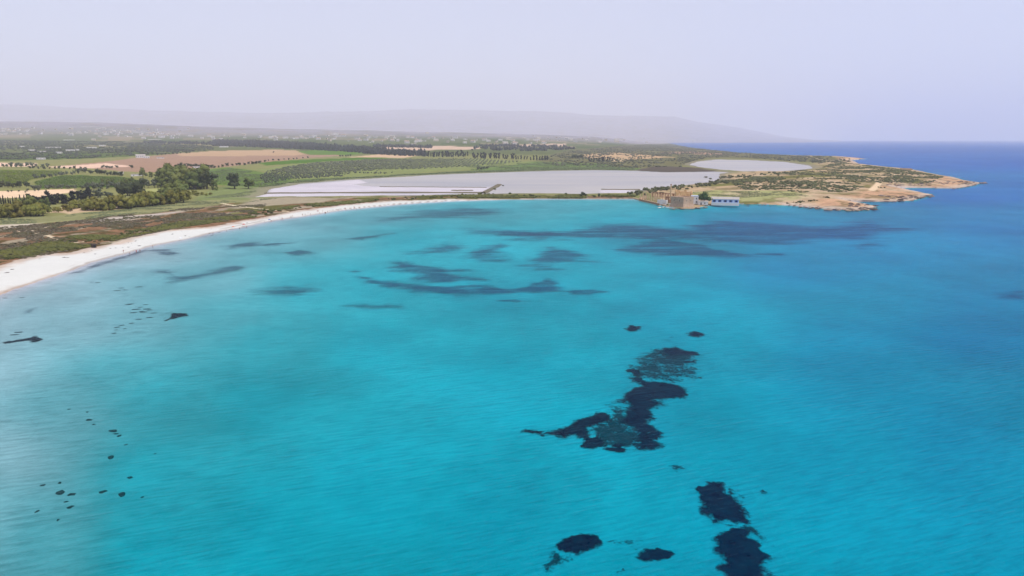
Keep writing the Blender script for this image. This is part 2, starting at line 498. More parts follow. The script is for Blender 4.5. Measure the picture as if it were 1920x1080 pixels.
def lagoon_material():
    t = NT("lagoon_brine")
    pos = t.pos()
    n1 = t.noise(t.mapping(pos, (0.003, 0.012, 1)), 1.0, 4, 0.5, 0.5)
    p = t.a("ShaderNodeBsdfPrincipled")
    t.l(t.mixrgb(t.math('MULTIPLY', t.math('SUBTRACT', n1, 0.3), 2.5, clamp=True), lin(180, 168, 150), lin(142, 137, 134)), p.inputs["Base Color"])
    p.inputs["Roughness"].default_value = 0.28; p.inputs["IOR"].default_value = 1.33
    t.l(p.outputs[0], t.out.inputs[0])
    return t.mat

M_GROUND = ground_material()
M_SEA = sea_material()
M_LAGOON = lagoon_material()

# ------------------------------------------------------------------ the ground sheet
rows = []
py = 2100.0
while py > 1300: rows.append(on_plane(960, py)[1]); py -= 25.0
while py > 560: rows.append(on_plane(960, py)[1]); py -= 4.0
while py > 275: rows.append(on_plane(960, py)[1]); py -= 0.9
y0 = rows[-1]
rows += list(np.linspace(y0, 9000, 100)[1:]) + list(np.linspace(9000, 20000, 60)[1:]) + list(np.geomspace(20000, 38000, 26)[1:])
rows = np.array(rows)
us = np.concatenate([np.linspace(-2.2, -1.35, 30)[:-1], np.linspace(-1.35, -0.75, 60)[:-1], np.linspace(-0.75, 0.75, 960), np.linspace(0.75, 1.2, 40)[1:], np.linspace(1.2, 2.4, 30)[1:]])
NR, NC = len(rows), len(us)
GY = np.repeat(rows[:, None], NC, 1); GX = GY * us[None, :]
gx, gy = GX.ravel(), GY.ravel()
gzv, gsd, gla, gdep = ground_h(gx, gy, True)

def grid_at(x, y, g):
    """value of the ground sheet at any place"""
    x = np.atleast_1d(np.asarray(x, float)); y = np.atleast_1d(np.asarray(y, float))
    i = np.clip(np.searchsorted(rows, y, 'right') - 1, 0, NR - 2); fy = np.clip((y - rows[i]) / (rows[i + 1] - rows[i]), 0, 1)
    u = x / np.maximum(y, 1); j = np.clip(np.searchsorted(us, u, 'right') - 1, 0, NC - 2); fx = np.clip((u - us[j]) / (us[j + 1] - us[j]), 0, 1)
    G = g.reshape(NR, NC)
    return (G[i, j] * (1 - fx) + G[i, j + 1] * fx) * (1 - fy) + (G[i + 1, j] * (1 - fx) + G[i + 1, j + 1] * fx) * fy
def gz(x, y):
    return float(grid_at(x, y, gzv)[0])

# own colours of the land, from the base to the details
C = np.tile(lin(138, 136, 92), (len(gx), 1)) * 0.8
A = np.full(len(gx), 0.35)
def paint(mask, c, amt=None):
    m = np.clip(mask, 0, 1)[:, None]
    global C, A
    C = C * (1 - m) + np.asarray(c, float)[None, :] * m
    if amt is not None: A = A * (1 - m[:, 0]) + amt * m[:, 0]
def field(pts, c, amt=0.2, edge=3.0, wob=6.0, seed=0):
    poly = W(pts)
    lo = poly.min(0) - 40; hi = poly.max(0) + 40
    s = (gx > lo[0]) & (gx < hi[0]) & (gy > lo[1]) & (gy < hi[1]) & (gsd > 0)
    if not s.any(): return
    d = sdist(gx[s], gy[s], poly) + (fbm(gx[s], gy[s], 40, 3, seed + 60) - 0.5) * wob * 2
    m = np.zeros(len(gx)); m[s] = sstep(-edge, edge, d)
    paint(m, c, amt)

SAND = lin(209, 207, 197) * 0.95
# far plain and hills: patchwork of orchards, pale fields and dry grass, the hills tinted with haze
pn = fbm(gx, gy, 420, 3, 70); pn2 = fbm(gx, gy, 160, 3, 75)
farm = sstep(2300, 2800, gy)
paint(farm, lin(98, 104, 66) * 0.8, 0.5)
cell = _hash(np.floor(gx / 260 + fbm(gx, gy, 300, 2, 71)), np.floor(gy / 420 + fbm(gx, gy, 300, 2, 72)), 9)
paint(farm * (cell > 0.8) * sstep(3300, 4200, gy) * 0.8, lin(164, 146, 116) * 0.7)
paint(farm * ((cell > 0.45) & (cell < 0.6)), lin(84, 98, 52) * 0.7)
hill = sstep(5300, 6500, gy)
paint(hill * sstep(5300, 7500, gy), lin(160, 152, 160) * 0.85, 0.4)  # haze put into the colour: pale limestone slopes tinted lavender with distance
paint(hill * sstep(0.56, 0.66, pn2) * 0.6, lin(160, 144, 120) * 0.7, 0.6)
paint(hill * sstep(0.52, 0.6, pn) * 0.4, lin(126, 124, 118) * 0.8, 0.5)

# peninsula: tan stony soil, pale rock at its rim
pd = sdist(gx, gy, PEN)
pen_m = sstep(-20, 20, pd) * (gx > 150)
sn = fbm(gx, gy, 55, 5, 81)
paint(pen_m, lin(184, 160, 128) * 0.85, 0.45)
paint(pen_m * sstep(0.50, 0.62, sn), lin(128, 124, 78) * 0.8)
# land north of the second lagoon and beyond the salt pans: grey-green scrub land
field([(1000, 300), (1060, 283), (1180, 272), (1260, 268), (1300, 276), (1440, 288), (1600, 296), (1600, 303), (1530, 305), (1400, 297), (1330, 297), (1300, 305), (1280, 312), (1180, 317), (1060, 315)], lin(120, 116, 82) * 0.75, 0.6, 20, 20, 3)
field([(1090, 290), (1150, 286), (1215, 290), (1260, 295), (1170, 300), (1100, 297)], lin(198, 168, 132) * 0.8, 0.4, 10, 25, 4)
field([(1140, 298), (1172, 297), (1170, 303), (1148, 303)], lin(214, 188, 150) * 0.85, 0.2, 6, 10, 4)
field([(1230, 286), (1330, 290), (1380, 291), (1300, 284)], lin(182, 148, 126) * 0.75, 0.4, 14, 30, 5)
# fields, near to far
field([(-300, 520), (-300, 420), (0, 418), (130, 412), (250, 396), (350, 383), (430, 378), (520, 372), (640, 371), (800, 369), (960, 366), (1180, 367), (1190, 372), (960, 372), (800, 376), (640, 388), (480, 415), (300, 440), (150, 474), (0, 505)], lin(150, 118, 92) * 0.64, 0.6, 5, 5, 1)
_dune = W([(-300, 520), (-300, 415), (0, 416), (130, 411), (250, 395), (350, 382), (430, 376), (520, 370), (640, 369), (960, 365), (1190, 366), (1190, 372), (960, 372), (800, 376), (640, 388), (480, 415), (300, 440), (150, 474), (0, 505)])
_s = (gy < 900) & (gsd > 0) & (gx < 200)
dm = np.zeros(len(gx)); dm[_s] = sstep(-4, 4, sdist(gx[_s], gy[_s], _dune))
st1 = fbm(gx * 0.8 + gy * 0.35, gsd * 2.2, 26, 4, 111); st2 = fbm(gx, gy, 11, 4, 113); st3 = fbm(gx * 0.8 + gy * 0.35, gsd * 1.6, 50, 3, 117)
paint(dm * sstep(0.52, 0.64, st1), lin(176, 162, 138) * 0.68, 0.4)
paint(dm * sstep(0.53, 0.63, st2) * 0.8, lin(92, 84, 52) * 0.6, 0.5)
paint(dm * sstep(0.55, 0.62, st3) * 0.8, lin(112, 112, 62) * 0.6, 0.5)
field([(-300, 436), (-300, 408), (0, 411), (100, 405), (250, 391), (345, 379), (420, 362), (500, 358), (500, 374), (420, 383), (300, 399), (170, 412), (0, 424)], lin(148, 146, 106) * 0.74, 0.32, 5, 6, 2)
field([(-40, 428), (0, 423), (60, 418), (78, 417), (50, 424), (0, 431)], lin(196, 184, 164) * 0.8, 0.2, 4, 4, 6)
field([(150, 416), (200, 410), (290, 401), (345, 395), (300, 405), (220, 414), (165, 419)], lin(192, 180, 166) * 0.8, 0.2, 4, 4, 7)
field([(390, 360), (430, 345), (480, 348), (530, 362), (500, 372), (430, 374), (370, 376)], lin(136, 144, 98) * 0.72, 0.25, 6, 8, 8)
field([(470, 371), (560, 370), (640, 371), (600, 379), (500, 386), (440, 392)], lin(172, 160, 136) * 0.75, 0.3, 6, 8, 9)
field([(385, 318), (430, 314), (480, 320), (560, 335), (510, 350), (480, 352), (390, 345)], lin(118, 138, 78) * 0.66, 0.2, 6, 8, 10)
field([(480, 350), (560, 337), (700, 330), (850, 322), (1040, 313), (1130, 312), (1200, 316), (1200, 321), (1040, 321), (850, 328), (700, 336), (560, 347)], lin(110, 134, 76) * 0.66, 0.18, 6, 4, 11)
field([(860, 306), (1000, 303), (1120, 306), (1160, 312), (1040, 317), (880, 319)], lin(122, 140, 86) * 0.68, 0.22, 8, 8, 12)
field([(480, 318), (560, 306), (700, 297), (900, 297), (1000, 304), (880, 318), (700, 329), (560, 337)], lin(140, 146, 96) * 0.75, 0.3, 8, 6, 13)
field([(480, 305), (560, 300), (680, 295), (760, 296), (620, 302), (500, 310)], lin(96, 128, 52) * 0.62, 0.2, 6, 5, 14)
field([(-200, 318), (110, 319), (118, 326), (60, 336), (40, 345), (-200, 348)], lin(104, 122, 38) * 0.62, 0.25, 4, 3, 15)
field([(62, 340), (120, 328), (230, 331), (268, 340), (270, 350), (180, 352), (70, 353)], lin(82, 114, 34) * 0.6, 0.3, 4, 3, 16)
field([(-200, 357), (20, 358), (142, 354), (142, 360), (90, 368), (20, 370), (-200, 372)], lin(226, 198, 166) * 0.85, 0.2, 3, 3, 17)
field([(90, 397), (120, 388), (205, 386), (235, 382), (230, 392), (130, 402)], lin(206, 180, 148) * 0.8, 0.3, 3, 3, 18)
field([(262, 356), (310, 352), (320, 358), (275, 362)], lin(176, 176, 120) * 0.75, 0.2, 3, 3, 19)
field([(85, 313), (200, 303), (270, 294), (330, 288), (400, 283), (530, 281), (610, 287), (640, 292), (560, 298), (480, 306), (400, 315), (300, 324), (240, 322), (160, 315)], lin(172, 142, 120) * 0.72, 0.25, 5, 6, 20)
field([(330, 288), (400, 283), (520, 280.5), (600, 285), (560, 291), (400, 293), (340, 293)], lin(196, 166, 134) * 0.74, 0.16, 5, 6, 21)
field([(85, 313), (200, 306), (250, 312), (160, 316)], lin(222, 190, 166) * 0.85, 0.14, 5, 4, 22)
field([(-200, 306), (0, 305), (70, 306), (68, 312), (-200, 314)], lin(226, 196, 170) * 0.85, 0.2, 4, 4, 23)
field([(555, 284), (600, 281), (690, 286), (660, 291), (580, 290)], lin(104, 132, 62) * 0.7, 0.15, 5, 4, 24)
field([(650, 295), (710, 289.5), (790, 291), (760, 296)], lin(208, 178, 146) * 0.82, 0.12, 5, 4, 25)
field([(715, 275), (800, 273), (900, 276), (900, 280), (760, 282), (718, 281)], lin(208, 180, 156) * 0.82, 0.25, 10, 14, 26)
field([(960, 272), (1060, 269), (1062, 273), (970, 276)], lin(208, 180, 156) * 0.82, 0.2, 10, 14, 27)
field([(-200, 303), (0, 302), (150, 298), (250, 293), (330, 288), (240, 284), (0, 288), (-200, 290)], lin(96, 112, 60) * 0.62, 0.35, 10, 12, 28)
# pale verge and mud around the salt pans
paint(sstep(-26, -4, gla) * (gla < 30) * 0.8, lin(150, 142, 122) * 0.8, 0.25)
field([(1190, 318), (1230, 312), (1290, 313), (1345, 320), (1320, 323), (1240, 324)], lin(104, 94, 82) * 0.7, 0.25, 6, 6, 29)
# dry grass behind the tower
field([(1275, 362), (1330, 357), (1400, 359), (1480, 364), (1520, 372), (1490, 377), (1400, 377), (1335, 372)], lin(176, 174, 124) * 0.78, 0.25, 5, 5, 30)
# stony lobes of the cape
for k, pl in enumerate(([(1520, 376), (1600, 372), (1680, 375), (1660, 392), (1590, 397), (1490, 389)], [(1580, 374), (1640, 352), (1690, 350), (1770, 365), (1720, 379), (1610, 379)],
                        [(1690, 350), (1740, 344), (1770, 326), (1860, 343), (1800, 356), (1720, 355)], [(1556, 292), (1640, 297), (1620, 310), (1590, 304)])):
    field(pl, lin(206, 168, 136) * 0.8, 0.55, 8, 14, 31 + k)
# bare patches, grass and grit over the cape and the dry grass
pm2 = fbm(gx, gy, 18, 4, 121)
paint(pen_m * sstep(0.55, 0.64, pm2) * 0.6, lin(112, 108, 66) * 0.7, 0.5)
paint(pen_m * sstep(0.56, 0.66, fbm(gx, gy, 30, 4, 125)) * 0.6, lin(214, 190, 160) * 0.8, 0.4)
# footpaths
def pathline(pts, w, c):
    ln = W(pts)
    lo = ln.min(0) - 20; hi = ln.max(0) + 20
    s = (gx > lo[0]) & (gx < hi[0]) & (gy > lo[1]) & (gy < hi[1])
    m = np.zeros(len(gx)); m[s] = 1 - sstep(w * 0.6, w * 1.3, ldist(gx[s], gy[s], ln))
    paint(m, c, 0.1)
pathline([(1709, 320), (1700, 326), (1680, 332), (1655, 336), (1640, 341), (1648, 346), (1640, 355), (1634, 361)], 4.0, lin(226, 200, 166) * 0.9)
pathline([(410, 380), (440, 386), (480, 391), (540, 396)], 1.3, lin(222, 208, 176) * 0.9)
pathline([(-40, 434), (60, 433), (125, 455), (160, 452)], 1.6, lin(206, 188, 160) * 0.85)
# fresh summer colours: the fields and verges are a little richer than the mean tones above
_lum = (C * np.array([0.25, 0.6, 0.15])).sum(1, keepdims=True)
_k = (0.11 * (1 - sstep(4500, 6500, gy)))[:, None]
C = np.clip((_lum + (C - _lum) * (1 + _k * 1.4)) * (1 + _k * 0.35), 0.005, 0.9)
# beach
BEACH_TOP = [(-420, 640), (-200, 560), (0, 499), (37, 487), (72, 477), (140, 473), (155, 466), (210, 456), (235, 446), (312, 431), (390, 424), (480, 408), (520, 401), (555, 394.5), (640, 384), (720, 376.5), (840, 371.5), (960, 370), (1060, 369.5), (1195, 371.5)]
BEACH = np.vstack([S(BEACH_TOP, 2.0), S([(p[0], p[1] + 8) for p in SHORE_PX[:23]][::-1], 0.0)])
bd = sdist(gx, gy, BEACH) + (fbm(gx, gy, 14, 4, 91) - 0.5) * 7
bm = sstep(-0.6, 1.6, bd) * (gsd > 0)
paint(bm, SAND, 0.07)
paint(bm * (1 - sstep(0.6, 2.6, gsd + (fbm(gx, gy, 9, 3, 94) - 0.5) * 2.5)) * 0.75, lin(186, 170, 156) * 0.66, 0.1)     # wet sand
paint(bm * (1 - sstep(2, 9, bd + (fbm(gx, gy, 8, 3, 99) - 0.5) * 6)) * 0.8, lin(196, 170, 146) * 0.8, 0.4)
wr = np.abs(gsd - 4.5 - 2 * (fbm(gx, gy, 25, 3, 95) - 0.5))
paint(bm * (1 - sstep(0.3, 1.1, wr)) * sstep(0.42, 0.56, fbm(gx, gy, 40, 3, 96)) * 0.7, lin(150, 128, 112) * 0.8)
# shore rim of the cape: weathered rock and dark weed at the water's edge
rim = pen_m * (gx > 250)
paint(rim * (1 - sstep(4, 16, gsd + (fbm(gx, gy, 12, 4, 97) - 0.5) * 14)), lin(206, 184, 160) * 0.85, 0.5)
paint(rim * (1 - sstep(0.5, 3.5, gsd + (fbm(gx, gy, 9, 3, 98) - 0.5) * 5)), lin(112, 94, 82) * 0.7, 0.5)
# sea floor: pale sand with broad darker drifts
under = (gsd <= 0)
sb = fbm(gx, gy * 0.6, 90, 4, 101); sb2 = fbm(gx, gy, 22, 4, 105)
sea_c = np.tile(lin(206, 204, 208), (len(gx), 1)) * (0.69 + 0.36 * (sb[:, None] - 0.5) + 0.24 * (sb2[:, None] - 0.5))
sea_c = sea_c * (1.0 - 0.17 * sstep(0.35, 0.9, gdep) + 0.17 * sstep(1.3, 3.2, gdep))[:, None]      # finer, greyer silt in the shallows
C = np.where(under[:, None], sea_c, C); A = np.where(under, 0.06, A)

idx = np.arange(NR * NC).reshape(NR, NC)
Q = np.stack([idx[:-1, :-1], idx[:-1, 1:], idx[1:, 1:], idx[1:, :-1]], -1).reshape(-1, 4)
qz = gzv[Q].max(1); qy = gy[Q].mean(1); qb = bd[Q].mean(1); qx = gx[Q].mean(1)
cls = np.where(qz < 0.0, 0, np.where((qb > 0) & (qx < 200), 1, np.where(qy > 5400, 3, 2)))
V = np.stack([gx, gy, gzv], -1)
RGBA = np.concatenate([C, A[:, None]], 1)
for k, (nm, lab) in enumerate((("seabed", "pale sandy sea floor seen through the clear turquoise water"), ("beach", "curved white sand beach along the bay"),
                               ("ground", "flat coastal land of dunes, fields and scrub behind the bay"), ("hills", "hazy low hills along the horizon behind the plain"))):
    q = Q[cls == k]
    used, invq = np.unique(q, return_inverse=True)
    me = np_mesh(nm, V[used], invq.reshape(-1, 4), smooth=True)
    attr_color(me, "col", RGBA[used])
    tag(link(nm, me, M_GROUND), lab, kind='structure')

# sea surface
srows = []
py = 2100.0
while py > 1300: srows.append(on_plane(960, py)[1]); py -= 25.0
while py > 330: srows.append(on_plane(960, py)[1]); py -= 3.0
while py > 268: srows.append(on_plane(960, py)[1]); py -= 1.2
srows += [12500, 15000, 19000, 24000, 30000, 38000]
srows = np.array(srows); sus = np.concatenate([np.linspace(-2.2, -1.35, 24)[:-1], np.linspace(-1.35, 1.2, 420), np.linspace(1.2, 2.4, 30)[1:]])
SY = np.repeat(srows[:, None], len(sus), 1); SX = SY * sus[None, :]
sx, sy = SX.ravel(), SY.ravel()
ssd = shore_d(sx, sy); sdep = depth_at(sx, sy, ssd)
si = np.arange(len(sx)).reshape(len(srows), len(sus))
SQ = np.stack([si[:-1, :-1], si[:-1, 1:], si[1:, 1:], si[1:, :-1]], -1).reshape(-1, 4)
span = np.maximum((np.ptp(sx[SQ], axis=1)), np.ptp(sy[SQ], axis=1)) * 1.5 + 6
SQ = SQ[ssd[SQ].min(1) < span]
used, invq = np.unique(SQ, return_inverse=True)
me = np_mesh("sea", np.stack([sx, sy, np.zeros_like(sx)], -1)[used], invq.reshape(-1, 4), smooth=True)
attr_float(me, "depth", np.where(ssd > 0, 0.0, sdep)[used])
tag(link("sea", me, M_SEA), "clear turquoise to deep blue sea filling the bay", kind='structure')

# lagoons and salt flats: flat sheets
def sheet(name, poly, z, mat, label, kind='structure', wob=0.0, seed=0, step=None):
    """flat polygon sheet with a slightly irregular outline"""
    pts = []
    n = len(poly)
    for i in range(n):
        a, b = poly[i], poly[(i + 1) % n]
        L = math.hypot(*(b - a)); k = max(1, int(L / (step or 12)))
        for j in range(k):
            pts.append(a + (b - a) * j / k)
    pts = np.array(pts)
    if wob:
        pts[:, 0] += (fbm(pts[:, 0], pts[:, 1], 40, 3, seed) - 0.5) * wob * 2
        pts[:, 1] += (fbm(pts[:, 0], pts[:, 1], 40, 3, seed + 5) - 0.5) * wob * 2
    me = bpy.data.meshes.new(name)
    me.from_pydata([(p[0], p[1], z) for p in pts], [], [list(range(len(pts)))])
    me.update()
    o = link(name, me, mat)
    tag(o, label, kind=kind)
    return o
sheet("lagoon", LAGOON_A, 1.0, M_LAGOON, "long pale grey salt lagoon behind the white beach", wob=6, seed=3)
sheet("lagoon", LAGOON_B, 1.0, M_LAGOON, "smaller pale lagoon nearer the cape, beyond the long lagoon", wob=6, seed=4)
M_SALT = simple_mat("salt_crust", lin(206, 197, 196), 0.10, 0.012, 0.8, obj_coords=False, c2=lin(184, 176, 178))
sheet("salt_flat", S([(505, 361), (512, 354), (560, 346.5), (640, 340), (676, 337), (690, 343), (660, 346), (700, 350.0), (930, 351.2), (905, 359), (860, 359.5), (700, 359), (540, 361.5)], 1.05), 1.05, M_SALT, "white salt crust drying along the lagoon's near left end", wob=5, seed=8)
sheet("salt_flat", S([(478, 370), (505, 363.5), (620, 362.5), (760, 364), (860, 361.5), (800, 366), (640, 367.5)], 1.05), 1.054, M_SALT, "narrow white salt strip between the embankment and the dunes", wob=3, seed=9)
sheet("salt_flat", S([(1122, 358), (1140, 356), (1176, 356.6), (1186, 358.5), (1170, 362), (1128, 361.6)], 1.05), 1.05, M_SALT, "small white salt patch at the lagoon's corner near the ruin", wob=2, seed=10)
# ------------------------------------------------------------------ seagrass meadows on the sea floor
M_GRASS_DENSE = seagrass_material("seagrass_dense", (0.004, 0.008, 0.016), (0.018, 0.030, 0.042), 'dense')
M_GRASS_MED = seagrass_material("seagrass_medium", (0.03, 0.07, 0.15), (0.04, 0.085, 0.175), 'medium')  # bluer than the plant: light scattered by the water put into the colour
M_GRASS_THIN = seagrass_material("seagrass_sparse", (0.025, 0.05, 0.055), (0.04, 0.06, 0.06), 'sparse')

M_GRASS_FAINT = seagrass_material("seagrass_faint", (0.05, 0.08, 0.14), (0.06, 0.09, 0.15), 'faint')

def meadow(pts, mat, label, soft=1.0, hgt=0.35, zoom=None, group=None):
    """one meadow: a low shaggy mat over the sea floor, thinning out to its edge"""
    if zoom:
        sc, ox, oy = zoom
        pts = [(p[0] / sc + ox, p[1] / sc + oy) for p in pts]
    p0_ = S(pts); dd_ = app_depth(depth_at(p0_[:, 0], p0_[:, 1], shore_d(p0_[:, 0], p0_[:, 1])))
    poly = np.array([on_plane(p[0], p[1], -d_) for p, d_ in zip(pts, dd_)])
    if mat is M_GRASS_DENSE: soft *= 1.35
    marg = soft * 3.0
    lo = poly.min(0) - marg; hi = poly.max(0) + marg
    w, d = hi - lo
    n = 110
    nx = int(min(n, max(14, n * w / max(w, d)))); ny = int(min(n, max(14, n * d / max(w, d))))
    X, Y = np.meshgrid(np.linspace(lo[0], hi[0], nx), np.linspace(lo[1], hi[1], ny))
    x, y = X.ravel(), Y.ravel()
    sd = sdist(x, y, poly)
    ln_ = max(soft * 3.2, 2.0)
    sd = sd + (fbm(x, y * 0.75, ln_, 4, int(abs(lo[0]) * 7) % 97) - 0.42) * soft * 2.6
    sh = shore_d(x, y); dep = depth_at(x, y, sh)
    dens = np.clip(sd / soft, -1.4, 1.2)
    z = -app_depth(dep) + 0.05 + hgt * 0.4 * np.clip(dens, 0, 1) * (0.7 + 0.6 * fbm(x, y, 3, 3, 7))
    z = np.minimum(z, -0.03)
    ii = np.arange(nx * ny).reshape(ny, nx)
    q = np.stack([ii[:-1, :-1], ii[:-1, 1:], ii[1:, 1:], ii[1:, :-1]], -1).reshape(-1, 4)
    q = q[(dens[q].max(1) > -1.3) & (sh[q].max(1) < 0)]
    if len(q) == 0: return None
    used, inv = np.unique(q, return_inverse=True)
    me = np_mesh("seagrass_patch", np.stack([x, y, z], -1)[used], inv.reshape(-1, 4), smooth=True)
    attr_float(me, "dens", dens[used])
    o = link("seagrass_patch", me, mat)
    tag(o, label, "seagrass", group or "dark seagrass meadows in the bay")
    return o

